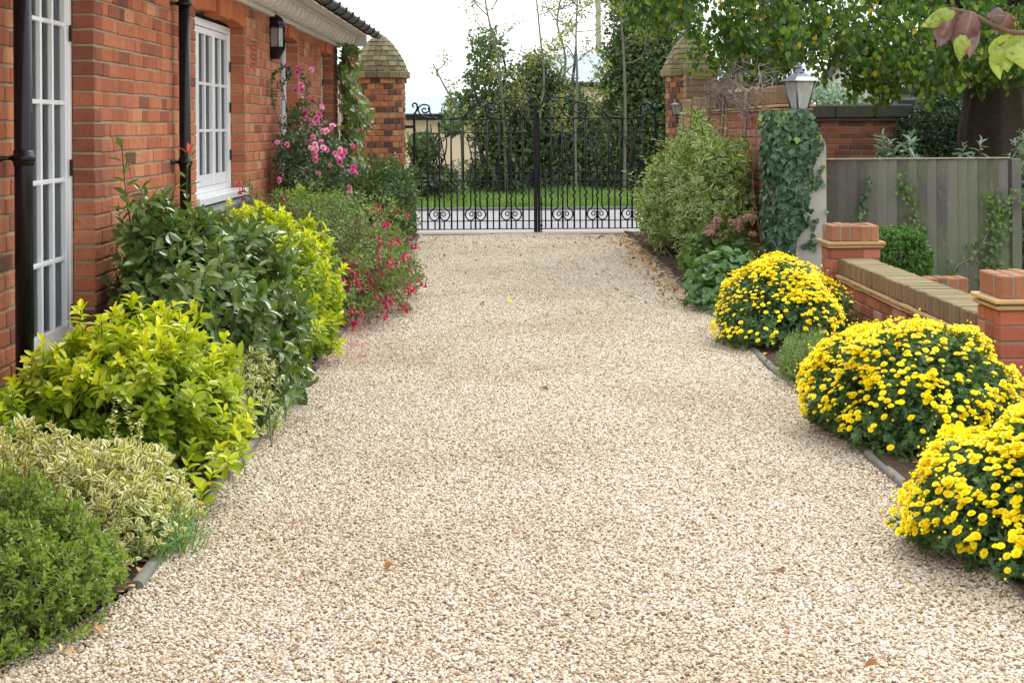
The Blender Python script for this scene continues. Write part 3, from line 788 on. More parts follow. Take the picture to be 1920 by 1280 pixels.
# corbel + dentil cornice
mb = MB()
CY0, CY1 = HY0 - .1, HY1 + .06
bricks(mb, [(WX - .02, (HY0 + HY1) / 2, WT + .022)], [(.12, HY1 - HY0 + .04, .04)], tint=[.5], c=.003, mat=0, jit=0)
prof = [(-.10, .045), (.05, .045), (.05, .065), (.085, .075), (.10, .10), (.10, .118), (.225, .118), (.23, .14), (.215, .15), (.33, .15), (.33, .165), (-.10, .165)]
V = [(WX + p, CY0, WT + q) for p, q in prof] + [(WX + p, CY1, WT + q) for p, q in prof]; m = len(prof)
mb.add(V, [(j, j + 1, j + 1 + m, j + m)[::-1] for j in range(m)[:-1]] + [tuple(range(m)), tuple(range(m, 2 * m))[::-1]], 0)
y = CY0 + .05
while y < CY1 - .06:
    n = 5; an = np.linspace(0, math.pi / 2, n)
    pr = [(.101, .117), (.101, .020)] + [(.125 + .085 * math.sin(t), .020 + .075 * (1 - math.cos(t))) for t in an] + [(.212, .117)]
    k = len(pr); V = [(WX + p, y, WT + q) for p, q in pr] + [(WX + p, y + .13, WT + q) for p, q in pr]
    mb.add(V, [(j, j + 1, j + 1 + k, j + k)[::-1] for j in range(k - 1)] + [tuple(range(k)), tuple(range(k, 2 * k))[::-1]], 0); y += .29
mb.build('cornice', M['offwhite'], house)
# gable verge board
mb = MB(); mb.box((-2.35, HY1 + .062, WT + .02), (WX + .34, HY1 + .09, WT + .17), bev=.004); mb.build('bargeboard', M['offwhite'], house)
# roof
mb = MB(); ex, ez = WX + .42, WT + .215; rx_, rz_ = -4.1, 4.35
n = 34
for i in range(n):
    t0, t1 = i / n, (i + 1.25) / n
    a = np.array([ex + (rx_ - ex) * t0, 0, ez + (rz_ - ez) * t0 + .016]); b = np.array([ex + (rx_ - ex) * min(t1, 1), 0, ez + (rz_ - ez) * min(t1, 1) + .004])
    yy = HY0 - .1 + (0 if i % 2 else -.08); cs = []
    V = []
    for (q, dz) in ((a, 0), (b, 0), (b, -.012), (a, -.012)):
        V.append((q[0], HY0 - .15, q[2] + dz)); V.append((q[0], HY1 + .14, q[2] + dz))
    mb.add(V, [(0, 1, 3, 2), (2, 3, 5, 4), (4, 5, 7, 6), (6, 7, 1, 0), (0, 2, 4, 6), (1, 7, 5, 3)], 0, rng.random())
V = [(rx_, HY0 - .15, rz_), (rx_, HY1 + .14, rz_), (-6.6, HY1 + .14, 2.5), (-6.6, HY0 - .15, 2.5), (rx_, HY0 - .15, rz_ - .03), (rx_, HY1 + .14, rz_ - .03), (-6.6, HY1 + .14, 2.47), (-6.6, HY0 - .15, 2.47)]
mb.add(V, [(0, 3, 2, 1), (4, 5, 6, 7), (0, 4, 7, 3), (1, 2, 6, 5), (2, 3, 7, 6)], 0, .5)
mb.build('roof', M['tile_moss'], house)
for yy in (HY0, HY1 - .06):
    mb = MB(); mb.add([(WX - .02, yy, WT + .17), (-6.2, yy, WT + .17), (rx_, yy, rz_ - .1), (WX - .02, yy + .05, WT + .17), (-6.2, yy + .05, WT + .17), (rx_, yy + .05, rz_ - .1)], [(0, 1, 2), (3, 5, 4), (0, 3, 4, 1), (1, 4, 5, 2), (2, 5, 3, 0)], 1, .4); mb.build('gable', [M['mortar'], M['brick']], house)
# gutter with unions and brackets, rafter feet
GX, GZ = WX + .46, WT + .165
mb = MB(); an = np.linspace(math.pi, 2 * math.pi, 11)
po = [(GX + .056 * math.cos(a), GZ + .056 * math.sin(a)) for a in an]; pi_ = [(GX + .051 * math.cos(a), GZ + .051 * math.sin(a)) for a in an[::-1]]
pr = po + pi_; k = len(pr); V = [(p, HY0 - .1, q) for p, q in pr] + [(p, HY1 + .16, q) for p, q in pr]
mb.add(V, [(j, (j + 1) % k, (j + 1) % k + k, j + k)[::-1] for j in range(k)] + [tuple(range(k)), tuple(range(k, 2 * k))[::-1]], 0, smooth=True)
gut = mb.build('gutter', M['gutter'], house)
for i, yy in enumerate(np.arange(12.4, 19.2, .62)):
    mb = MB(); w = .055 if i % 2 else .03
    for a in range(10):
        a0, a1 = math.pi + a * math.pi / 10 - .02, math.pi + (a + 1) * math.pi / 10 + .02
        q = [(GX + r_ * math.cos(t), GZ + r_ * math.sin(t)) for r_, t in ((.057, a0), (.066, a0), (.066, a1), (.057, a1))]
        mb.add([(p, yy, z) for p, z in q] + [(p, yy + w, z) for p, z in q], [(0, 1, 2, 3), (7, 6, 5, 4), (1, 5, 6, 2), (0, 4, 5, 1), (2, 6, 7, 3), (3, 7, 4, 0)])
    mb.box((GX + .052, yy, GZ - .004), (GX + .07, yy + w, GZ + .012), bev=.002)
    mb.build('gutter_bracket', M['black'], gut)
    mb = MB(); mb.add([(WX + .325, yy + .1, GZ - .0), (GX - .07, yy + .1, GZ - .035), (GX - .07, yy + .1, GZ + .035), (WX + .2, yy + .1, GZ + .09), (WX + .325, yy + .16, GZ), (GX - .07, yy + .16, GZ - .035), (GX - .07, yy + .16, GZ + .035), (WX + .2, yy + .16, GZ + .09)],
        [(0, 1, 2, 3), (7, 6, 5, 4), (0, 4, 5, 1), (1, 5, 6, 2), (2, 6, 7, 3), (3, 7, 4, 0)])
    mb.build('rafter_foot', M['black'], house)
# rainwater downpipes
def downpipe(X, Y, r, brz, ztop=2.42):
    mb = MB(); mb.tube([(X, Y, .1), (X, Y, ztop)], r, 20)
    mb.tube([(X, Y, brz - .03), (X, Y, brz + .03)], r + .004, 20)
    mb.tube([(X + .01, Y, .12), (X + .035, Y, .06), (X + .09, Y, .035)], [r, r, r], 14)
    mb.tube([(X, Y, ztop - .04), (X + .06, Y, ztop + .02), (GX, Y, GZ - .03)], [r * 1.05] * 3, 14)
    o = mb.build('drainpipe', M['black'], house)
    for z in (brz, .35, brz + .95):
        b = MB()
        b.lathe((X, Y, z - .014), [(r + .001, 0), (r + .011, .002), (r + .011, .026), (r + .001, .028)], 20)
        b.tube([(X - r, Y - .0, z), (WX + .004, Y - .055, z)], .009, 6); b.lathe((WX, Y - .055, z), [(0.0, -.012), (.013, -.01), (.013, .01), (0, .012)], 8)
        b.build('pipe_bracket', M['black'], o)
downpipe(-1.925, 6.37, .036, 1.275)
downpipe(-1.93, 9.60, .034, 1.185)

# ================================================================== round gate pillars
def gate_pillar(cx, cy, lab, tiltz=0):
    t = thing('gate_pillar', lab, 'pillar', (cx, cy, 0), 'round brick pillars of the gateway')
    r0 = .335; mb = MB(); nb = 19; cen, siz, rot, tn = [], [], [], []
    for r in range(27):
        z = r * CO
        for i in range(nb):
            if rng.random() < -1: continue
            a = (i + (r % 2) * .5) * 2 * math.pi / nb
            out = .02 if r == 26 and i % 2 else 0
            rr = r0 - .05 + out + rng.normal(0, .0012)
            cen.append((cx + rr * math.cos(a), cy + rr * math.sin(a), z + .0325)); siz.append((.10, .1015, .065)); rot.append(a)
            tn.append(rng.random())
    bricks(mb, cen, siz, tint=tn, rot=rot, c=.004)
    mb.lathe((cx, cy, 0), [(.0, 0), (r0 - .012, 0), (r0 - .012, 27 * CO), (0, 27 * CO)], 40, 0, .5, smooth=False)
    mb.build('brickwork', [M['mortar_grey'], M['brick_old']], t)
    zc = 27 * CO - .008; mb = MB()
    for i in range(16):
        a0, a1 = i * math.pi / 8 + .01, (i + 1) * math.pi / 8 - .01
        an = np.linspace(a0, a1, 4); V = []
        for (rr, zz) in ((.2, zc), (.392, zc), (.40, zc + .01), (.40, zc + .078), (.392, zc + .088), (.2, zc + .088)):
            V += [(cx + rr * math.cos(a), cy + rr * math.sin(a), zz + .0) for a in an]
        f = []
        for j in range(5):
            for q in range(3): f.append((j * 4 + q, j * 4 + q + 1, (j + 1) * 4 + q + 1, (j + 1) * 4 + q))
        f += [tuple(j * 4 for j in range(6))[::-1], tuple(j * 4 + 3 for j in range(6))]
        mb.add(V, f, 0, rng.random())
    mb.lathe((cx, cy, zc), [(0, .001), (.37, .001), (.37, .086), (0, .086)], 32, 0, .3)
    mb.build('cap_ring', M['tile_moss'], t)
    mb = MB(); pr = [(.352, 0), (.332, .066), (.302, .134), (.266, .202), (.225, .268), (.18, .330), (.132, .386), (.085, .434), (.035, .472)]
    zb = zc + .088
    for i in range(8):
        (ra, za), (rb, zb2) = pr[i], pr[i + 1]; n = max(6, int(2 * math.pi * ra / .085)); off = rng.random()
        for j in range(n):
            a0 = (j + off) * 2 * math.pi / n; a1 = a0 + 2 * math.pi / n * .955; jz = rng.normal(0, .0025); jr = rng.normal(0, .003)
            V = []
            for (rr, zz) in ((ra + .026 + jr, za + .008 + jz), (rb + .008, zb2 + .016 + jz), (rb - .012, zb2 + .006), (ra + .012 + jr, za - .012 + jz)):
                for a in (a0, (a0 + a1) / 2, a1): V.append((cx + rr * math.cos(a), cy + rr * math.sin(a), zb + zz))
            f = []
            for q in range(4):
                w = (q + 1) % 4
                for s_ in range(2): f.append((q * 3 + s_, q * 3 + s_ + 1, w * 3 + s_ + 1, w * 3 + s_))
            f += [(0, 3, 6, 9), (2, 11, 8, 5)]
            mb.add(V, f, 0, rng.random())
    mb.lathe((cx, cy, zb), [(r_ - .006, z_) for r_, z_ in pr] + [(0, .50)], 24, 0, .1)
    mb.build('cone_roof', M['tile_moss'], t)
    return t
gate_pillar(-1.66, 20.95, 'round brick gate pillar with conical tiled cap at the end of the house, lit green with moss')
gate_pillar(2.42, 20.95, 'round brick gate pillar with conical tiled cap under the overhanging tree, small lantern beside it')

# ================================================================== garden walls on the right
def edge_coping(mb, x0, x1, y0, y1, z0, h=.108, along='y', w=.066, j=.009, mat=1):
    """bricks on edge laid side by side"""
    L = (y1 - y0) if along == 'y' else (x1 - x0); n = max(1, int(round(L / (w + j)))); p = L / n; cen, siz = [], []
    for i in range(n):
        c = (i + .5) * p
        if along == 'y': cen.append(((x0 + x1) / 2, y0 + c, z0 + h / 2)); siz.append((x1 - x0, p - j, h))
        else: cen.append((x0 + c, (y0 + y1) / 2, z0 + h / 2)); siz.append((p - j, y1 - y0, h))
    bricks(mb, cen, siz, c=.006, mat=mat, jit=.002)
    q = .006; mb.box((x0 + q, y0 + q, z0 + .002), (x1 - q, y1 - q, z0 + h - q), 0)
def creasing(mb, x0, x1, y0, y1, z0, proj=.03, mat=2):
    """two oversailing courses of flat tiles, slightly uneven"""
    for k, (p, zz, th) in enumerate(((proj * .7, z0, .018), (proj, z0 + .022, .022))):
        nx = max(1, int((x1 - x0 + 2 * p) / .26)); ny = max(1, int((y1 - y0 + 2 * p) / .26)); cen, siz = [], []
        for i in range(nx):
            for j in range(ny):
                a, b = (x1 - x0 + 2 * p) / nx, (y1 - y0 + 2 * p) / ny
                cen.append((x0 - p + (i + .5) * a, y0 - p + (j + .5) * b, zz + th / 2)); siz.append((a - .003, b - .003, th))
        bricks(mb, cen, siz, c=.005, mat=mat, jit=.0015)
    mb.box((x0, y0, z0 + .001), (x1, y1, z0 + .046), 0)
def square_pier(mb, x0, y0, w, z1, mats=(0, 1, 2), z0=0., d=None):
    d = d or w; n = int(round((z1 - z0) / CO)); cen, siz = [], []
    for r in range(n):
        z = z0 + r * CO + .0325
        for fy, sg in ((y0, 1), (y0 + d, -1)):
            a = SL if (r + (sg > 0)) % 2 else w - SL - JT
            for u0, u1 in ((0, a), (a + JT, w)):
                cen.append((x0 + (u0 + u1) / 2, fy + sg * .051, z)); siz.append((u1 - u0, .1025, .065))
        for fx, sg in ((x0, 1), (x0 + w, -1)):
            cen.append((fx + sg * .051, y0 + d / 2, z)); siz.append((.1025, d - .205 - 2 * JT, .065))
    bricks(mb, cen, siz, c=.004, jit=.0018)
    mb.box((x0 + .006, y0 + .006, z0), (x0 + w - .006, y0 + d - .006, z1 - .004), 0)
mats3 = [M['mortar_grey'], M['brick_pink'], M['tile_buff'], M['brick_edge']]
def brick_pier(x0, y0, lab):
    t = thing('brick_pier', lab, 'brick pier', (x0 + .17, y0 + .17, 0), 'square brick piers of the low garden wall')
    w = .34
    mb = MB(); square_pier(mb, x0, y0, w, .525); mb.build('brickwork', mats3, t)
    mb = MB(); creasing(mb, x0, x0 + w, y0, y0 + w, .525, .035); mb.build('tile_course', mats3, t)
    mb = MB(); cen, siz = [], []; z0 = .572
    for i in range(5):
        p = w / 5
        cen.append((x0 + (i + .5) * p, y0 + .051, z0 + .054)); siz.append((p - .009, .1025, .108))
        cen.append((x0 + (i + .5) * p, y0 + .1125 + .1135, z0 + .054)); siz.append((p - .009, .22, .108))
    bricks(mb, cen, siz, c=.006, mat=1, jit=.002); mb.box((x0 + .006, y0 + .006, z0 + .002), (x0 + w - .006, y0 + w - .006, z0 + .101), 0)
    mb.build('coping', [M['mortar_grey'], M['brick_edge']], t)
brick_pier(2.245, 11.1, 'far square brick pier beside the ivy covered pier and round box shrub')
brick_pier(2.275, 7.40, 'near square brick pier at the right edge behind the middle yellow bush')
def low_wall(name, lab, x0, x1, y0, y1, zb, along, run):
    t = thing(name, lab, 'wall', ((x0 + x1) / 2, (y0 + y1) / 2, 0))
    mb = MB()
    n = int(round(zb / CO)); z1 = n * CO
    if along == 'y':
        wall_face(mb, (x0 + .01, y1, 0), -math.pi / 2, y1 - y0, 0, z1, (), depth=.1)
        wall_face(mb, (x1 - .01, y0, 0), math.pi / 2, y1 - y0, 0, z1, (), depth=.1)
    else:
        wall_face(mb, (x0, y0 + .01, 0), 0, x1 - x0, 0, z1, (), depth=.1)
        wall_face(mb, (x1, y1 - .01, 0), math.pi, x1 - x0, 0, z1, (), depth=.1)
        wall_face(mb, (x1, y0 + .115, 0), math.pi / 2, y1 - y0 - .23, 0, z1, (), depth=.1, bond='header')
    mb.build('brickwork', mats3, t)
    mb = MB(); creasing(mb, x0 + .01, x1 - .01, y0, y1, z1 + .001, .028); mb.build('tile_course', mats3, t)
    mb = MB(); edge_coping(mb, x0, x1, y0, y1, z1 + .050, along=along); mb.build('coping', [M['mortar_grey'], run], t)
low_wall('garden_wall', 'low brick wall with mossy brick on edge coping between the two square piers', 2.29, 2.515, 7.745, 11.095, .275, 'y', M['brick_moss'])
low_wall('garden_wall', 'short low brick wall running right beneath the round box shrub', 2.75, 3.43, 11.9, 12.12, .075, 'x', M['brick_edge'])
# high wall
t = thing('garden_wall', 'tall red brick wall with weathered brick coping behind the variegated shrub', 'wall', (2.32, 16.6, 0))
mb = MB(); wall_face(mb, (2.2, 20.45, 0), -math.pi / 2, 7.6, 0, 20 * CO, (), depth=.11)
wall_face(mb, (2.44, 12.85, 0), math.pi / 2, 7.6, 0, 20 * CO, (), depth=.11); mb.build('brickwork', [M['mortar_grey'], M['brick_wallpale']], t)
mb = MB(); creasing(mb, 2.21, 2.43, 12.86, 20.1, 20 * CO + .001, .045); mb.build('tile_course', [M['mortar_grey'], M['brick_wallpale'], M['tile_buff']], t)
mb = MB(); edge_coping(mb, 2.185, 2.45, 12.86, 20.1, 20 * CO + .05, h=.145); mb.build('coping', [M['mortar_grey'], M['brick_moss']], t)
mb = MB()
for r in range(27):
    z = r * CO
    bricks(mb, [(2.43, 20.29, z + .0325)], [(.34, .33, .065)], c=.005, jit=.003)
mb.box((2.27, 20.14, 0), (2.59, 20.44, 26.9 * CO), 0)
mb.build('end_pier', [M['mortar_grey'], M['brick_moss']], t)
# back wall
t = thing('garden_wall', 'dark shaded brick wall with thick stone coping behind the wooden fence', 'wall', (3.9, 20.9, 0))
mb = MB(); wall_face(mb, (2.75, 20.8, 0), 0, 2.5, 0, 19 * CO, (), depth=.11); wall_face(mb, (5.25, 21.03, 0), math.pi, 2.5, 0, 19 * CO, (), depth=.11)
wall_face(mb, (5.25, 20.912, 0), math.pi / 2, .006, 0, 1 * CO, (), depth=.1)
mb.box((2.76, 20.9, 0), (5.235, 20.93, 19 * CO), 0)
mb.build('brickwork', [M['mortar_grey'], M['brick_dark']], t)
M['dark_stone'] = simple('blackened_coping', (.075, .08, .06), .9, nscale=25, namt=.4, bstr=.5)
mb = MB()
for i in range(5): mb.box((2.75 + i * .505, 20.74, 19 * CO + .03), (2.75 + i * .505 + .5, 21.09, 19 * CO + .21), bev=.02)
mb.box((2.75, 20.76, 19 * CO - .008), (5.27, 21.07, 19 * CO + .029), bev=.006)
mb.build('coping', M['dark_stone'], t)
# rendered pier
t = thing('rendered_pier', 'pale cement rendered pier half hidden by ivy at the end of the tall wall', 'pier', (2.24, 12.66, 0))
mb = MB(); V = []
for (x, z) in ((2.07, 0), (2.49, 0), (2.49, 1.22), (2.45, 1.31), (2.37, 1.37), (2.18, 1.39), (2.11, 1.36), (2.07, 1.3)): V.append((x, z))
k = len(V); W_ = [(x, 12.48, z) for x, z in V] + [(x, 12.845, z) for x, z in V]
mb.add(W_, [tuple(range(k)), tuple(range(k, 2 * k))[::-1]] + [((j + 1) % k, j, j + k, (j + 1) % k + k) for j in range(k)])
o = mb.build('rendered_body', M['render_w'], t)
# ================================================================== wooden fence
def fencemat():
    m, nt, ns, L = nmat('weathered_boards')
    t_ = attr(nt, 'tint')
    r = ramp(ns, [(0, (.13, .115, .11)), (.5, (.20, .185, .175)), (1, (.29, .27, .255))]); L.new(t_, r.inputs[0])
    g = noise(nt, 14, 6, .7, 1.2, sc=(9, 9, .6)); col = mixc(nt, r.outputs[0], mixc(nt, r.outputs[0], (.45, .42, .4), 1, 'MULTIPLY'), g)
    al = ns.new('ShaderNodeMapRange'); al.inputs['From Min'].default_value = .40; al.inputs['From Max'].default_value = .58; L.new(noise(nt, 2.2, 5, .65, .6, sc=(1, 1, .6)), al.inputs[0])
    gx = ns.new('ShaderNodeNewGeometry'); sx = ns.new('ShaderNodeSeparateXYZ'); L.new(gx.outputs['Position'], sx.inputs[0])
    mr = ns.new('ShaderNodeMapRange'); mr.inputs['From Min'].default_value = 2.6; mr.inputs['From Max'].default_value = 4.1; mr.inputs['To Min'].default_value = .3; mr.inputs['To Max'].default_value = 1; L.new(sx.outputs[0], mr.inputs[0])
    col = mixc(nt, col, (.19, .235, .11), math_(nt, 'MULTIPLY', math_(nt, 'MULTIPLY', al.outputs[0], mr.outputs[0]), .6))
    stn = ns.new('ShaderNodeMapRange'); stn.inputs['From Min'].default_value = .62; stn.inputs['From Max'].default_value = .70; L.new(noise(nt, 7, 5, .7, 2.5, sc=(1.5, 1.5, .35)), stn.inputs[0]); col = mixc(nt, col, (.42, .42, .33), math_(nt, 'MULTIPLY', stn.outputs[0], .45))
    finish(nt, col, .85, g, .6, .004, 0, .3); return m
M['fence'] = fencemat()
M['pale_wood'] = simple('pale_cap_wood', (.30, .28, .20), .85, nscale=30, namt=.3, bstr=.4)
t = thing('wooden_fence', 'weathered grey vertical board fence stained green with algae', 'fence', (3.4, 13.2, 0))
mb = MB(); x = 2.63; k = 0
while x < 4.15:
    w = .083 + rng.uniform(-.004, .006); zt = 1.085 + rng.normal(0, .003); a = .006 + rng.normal(0, .001)
    V = [(x, 13.20, 0), (x + w + .01, 13.20 - .013 - a, 0), (x + w + .01, 13.225, 0), (x, 13.225, 0)]; V = [(p, q + rng.normal(0, .001), .0) for p, q, _ in V] + [(p, q, zt) for p, q, _ in V]
    mb.add(V, [(0, 3, 2, 1), (4, 5, 6, 7), (0, 1, 5, 4), (1, 2, 6, 5), (2, 3, 7, 6), (3, 0, 4, 7)], 0, rng.random()); x += w; k += 1
mb.build('board_panel', M['fence'], t)
for z in (.25, .85): mb = MB(); mb.box((2.63, 13.24, z), (4.14, 13.29, z + .08), bev=.004); mb.build('rail', M['fence'], t)
mb = MB(); mb.box((4.155, 13.17, 0), (4.235, 13.26, 1.09), tint=.6, bev=.004); mb.build('post', M['fence'], t)
mb = MB(); mb.box((2.63, 13.172, 1.09), (4.15, 13.25, 1.102), bev=.003); mb.build('capping', M['pale_wood'], t)
# ================================================================== iron gates
GY = 20.72
def gp(cx, cy):
    """survey sheet of the gate -> metres (X, Z) in the gate plane"""
    p = P(740 + cx / 3.692, 140 + cy / 3.692, GY); return p[0], p[2]
def gx(cx): return gp(cx, 600)[0]
zr = {k: v for k, v in (('top', 1.475), ('second', 1.30), ('lock', .79), ('low', .675), ('bot2', .16), ('bot', .055))}
def spiral(cx, cz, r0, r1, a0, turns, n=26):
    t = np.linspace(0, 1, n); a = a0 + turns * 2 * math.pi * t; r = r0 + (r1 - r0) * t
    return [(cx + q * math.cos(w), cz + q * math.sin(w)) for q, w in zip(r, a)]
def smooth_path(pts, n=8):
    pts = np.array(pts, float); out = []
    for i in range(len(pts) - 1):
        p0 = pts[max(i - 1, 0)]; p1 = pts[i]; p2 = pts[i + 1]; p3 = pts[min(i + 2, len(pts) - 1)]
        for t in np.linspace(0, 1, n, endpoint=False):
            out.append(.5 * ((2 * p1) + (-p0 + p2) * t + (2 * p0 - 5 * p1 + 4 * p2 - p3) * t * t + (-p0 + 3 * p1 - 3 * p2 + p3) * t ** 3))
    out.append(pts[-1]); return np.array(out)
def flatbar(mb, xz, w=.006, d=.011, y=GY):
    xz = np.array(xz); pts = np.stack([xz[:, 0], np.full(len(xz), y), xz[:, 1]], 1)
    mb.tube(pts, w, 4, flat=d / w, up=(0, 1, 0) if False else None)
def rod(xz, r, name, t, y=GY, sides=8):
    mb = MB(); xz = np.array(xz, float); mb.tube(np.stack([xz[:, 0], np.full(len(xz), y), xz[:, 1]], 1), r, sides); return mb.build(name, M['iron'], t)
def gate_leaf(sgn, xh, xm, lab):
    """xh hinge stile x, xm meeting x; sgn +1 = left leaf"""
    t = thing('iron_gate', lab, 'gate', ((xh + xm) / 2, GY, 0), 'pair of wrought iron gate leaves')
    L = abs(xm - xh); s = 1 if xm > xh else -1
    X = lambda u: xh + s * u * L
    mb = MB(); mb.box((xh - .016, GY - .016, -.02), (xh + .016, GY + .016, 1.50), bev=.003)
    c = spiral(xh + s * .0, 1.60, .045, .03, -math.pi / 2, s * .62, 14)
    pts = [(xh, 1.49), (xh - s * .0, 1.53)] + [(xh + s * .03 + .045 * math.cos(a), 1.62 + .05 * math.sin(a)) for a in np.linspace(0, math.pi * 1.25, 10)][::-1][:0]
    path = smooth_path([(xh, 1.49), (xh + s * .004, 1.55), (xh + s * .035, 1.60), (xh + s * .042, 1.65), (xh + s * .018, 1.69), (xh - s * .015, 1.678), (xh - s * .018, 1.65), (xh + s * .004, 1.635)])
    mb.tube(np.stack([path[:, 0], np.full(len(path), GY), path[:, 1]], 1), np.linspace(.015, .009, len(path)), 8)
    mb.build('hinge_stile', M['iron'], t)
    mb = MB(); w = .024 if sgn > 0 else .018
    mb.box((xm - w, GY - .022 + (0 if sgn > 0 else .03), .0), (xm + w, GY + .022 + (0 if sgn > 0 else .03), 1.66 if sgn > 0 else 1.5), bev=.004); mb.build('meeting_stile', M['iron'], t)
    for k in zr:
        mb = MB(); z = zr[k]; mb.box((min(xh, xm) + .012, GY - .011, z - .006), (max(xh, xm) - .012, GY + .011, z + .006), bev=.002); mb.build('rail', M['iron'], t)
    h0 = -1 if s > 0 else 1
    for z in (1.385, .2):
        mb = MB(); mb.box((min(xh + h0 * .12, xh), GY - .012, z - .018), (max(xh + h0 * .12, xh), GY + .012, z + .018), bev=.003)
        mb.build('hinge', M['iron'], t)
    # bars: 10 divisions; groups of three tall bars round each scroll
    tall = [.108, .205, .304, .404, .502, .60, .70, .798, .895]
    spear = {1, 4, 7}
    for i, u in enumerate(tall):
        z = np.linspace(.86, .42, 40) if True else None
        wav = .012 * np.sin((.68 - z) * 2 * math.pi / .088) * ((z < .66) & (z > .44))
        top = 1.40 if i in spear else 1.47
        xz = [(X(u), top)] + [(X(u) + s * a, b) for a, b in zip(wav, z)] + [(X(u), .055)]
        rod(xz, .012, 'bar', t)
        if i in spear:
            mb = MB(); x = X(u)
            for q in ((1, 0), ):
                mb.add([(x, GY, 1.49 - .05), (x - .02, GY, 1.395), (x + .02, GY, 1.395), (x, GY - .008, 1.395), (x, GY + .008, 1.395), (x, GY, 1.35)], [(0, 1, 3), (0, 3, 2), (0, 2, 4), (0, 4, 1), (5, 3, 1), (5, 2, 3), (5, 4, 2), (5, 1, 4)])
            mb.tube([(x, GY, 1.335), (x, GY, 1.35)], .014, 8)
            mb.build('spearhead', M['iron'], t)
    low = [.058, .352, .65, .945]
    for u in low: rod([(X(u), .83), (X(u), .055)], .0095, 'short_bar', t)
    for g in (1, 4, 7):
        uc = tall[g]; x0 = X(uc)
        for q in (-1, 1):
            xb = x0 + q * .060
            rod([(xb, .79), (xb, .355)], .0095, 'short_bar', t); rod([(xb, .165), (xb, .055)], .0095, 'short_bar', t)
            # heart scroll
            c0 = (x0 + q * .072, .235)
            pts = [(xb, .36), (xb + q * .012, .325), (x0 + q * .118, .285), (x0 + q * .130, .235), (x0 + q * .105, .185), (x0 + q * .065, .17), (x0 + q * .025, .19), (x0 + q * .008, .232)]
            path = smooth_path(pts, 6)
            sp = spiral(x0 + q * .047, .245, .04, .012, math.pi + (0.35 if q > 0 else 0) if q > 0 else 0 - .35, -q * 1.25, 26)
            rod(np.concatenate([path, sp]), np.linspace(.010, .007, len(path) + 26), 'heart_scroll', t)
            # S scroll of the upper panel
            xm_ = x0 + q * .058
            a = spiral(xm_ - .012, 1.225, .010, .034, math.pi * .9, -1.05, 20)
            b = spiral(xm_ + .012, .865, .034, .010, math.pi * 1.0 - math.pi, -1.05, 20)
            b = [(2 * (xm_) - p, 2 * 1.045 - z) for p, z in a][::-1]
            rod(np.array(a + b), .008, 'scroll', t, y=GY - .004)
        for zz, hz in ((.235, .015), (1.215, .008), (.87, .008)):
            mb = MB(); mb.box((x0 - .018, GY - .014, zz - hz), (x0 + .018, GY + .014, zz + hz), bev=.002); mb.build('collar', M['iron'], t)
    # overthrow scrollwork
    def sc(pts, r=.010, n=8): 
        path = smooth_path([(X(a), b) for a, b in pts], n); rod(path, r, 'overthrow_scroll', t)
    sc([(.10, 1.60), (.085, 1.625), (.065, 1.60), (.085, 1.565), (.125, 1.59), (.12, 1.655), (.07, 1.67), (.035, 1.62), (.05, 1.55), (.10, 1.505), (.19, 1.485)])
    sc([(.19, 1.485), (.16, 1.51), (.135, 1.56), (.115, 1.63)])
    sc([(.40, 1.485), (.47, 1.56), (.60, 1.66), (.72, 1.73), (.84, 1.755), (.93, 1.73), (.97, 1.66), (.985, 1.6)], .0075)
    sc([(.66, 1.60), (.63, 1.62), (.615, 1.585), (.65, 1.555), (.70, 1.58), (.705, 1.65), (.655, 1.69), (.60, 1.66), (.59, 1.58), (.63, 1.51), (.69, 1.485)])
    sc([(.73, 1.485), (.78, 1.54), (.80, 1.62), (.84, 1.69), (.90, 1.735)])
    sc([(.87, 1.585), (.855, 1.61), (.875, 1.635), (.91, 1.62), (.915, 1.56), (.885, 1.50), (.85, 1.485)])
    sc([(.30, 1.485), (.38, 1.50), (.43, 1.54), (.455, 1.60)])
    sc([(.985, 1.60), (.965, 1.70), (.945, 1.78), (.925, 1.85), (.935, 1.90), (.96, 1.90), (.965, 1.86), (.95, 1.845)], .0075)
    if sgn > 0:
        mb = MB(); mb.box((xm - .075, GY - .03, .63), (xm - .026, GY + .03, .80), bev=.008)
        mb.tube([(xm - .05, GY - .03, .70), (xm - .05, GY - .055, .70)], .02, 12); mb.tube([(xm - .05, GY - .055, .70), (xm - .085, GY - .06, .70)], .007, 8)
        mb.build('lock_case', M['iron'], t)
        mb = MB(); mb.box((xm - .02, GY - .03, .62), (xm + .036, GY - .024, .82), bev=.003)
        mb.build('lock_plate', M['iron'], t)
    else:
        mb = MB(); mb.tube([(xm + .03, GY - .03, -.03), (xm + .03, GY - .03, .47), (xm + .075, GY - .03, .47)], .008, 8)
        for z in (.1, .38): mb.box((xm + .012, GY - .042, z - .012), (xm + .045, GY - .018, z + .012), bev=.002)
        mb.build('drop_bolt', M['iron'], t)
XL, XMID, XR = gx(137), gx(974), gx(1807)
gate_leaf(1, XL, XMID, 'left leaf of the black wrought iron driveway gate, carrying the lock case')
gate_leaf(-1, XR, XMID + .045, 'right leaf of the black wrought iron driveway gate, with the drop bolt')

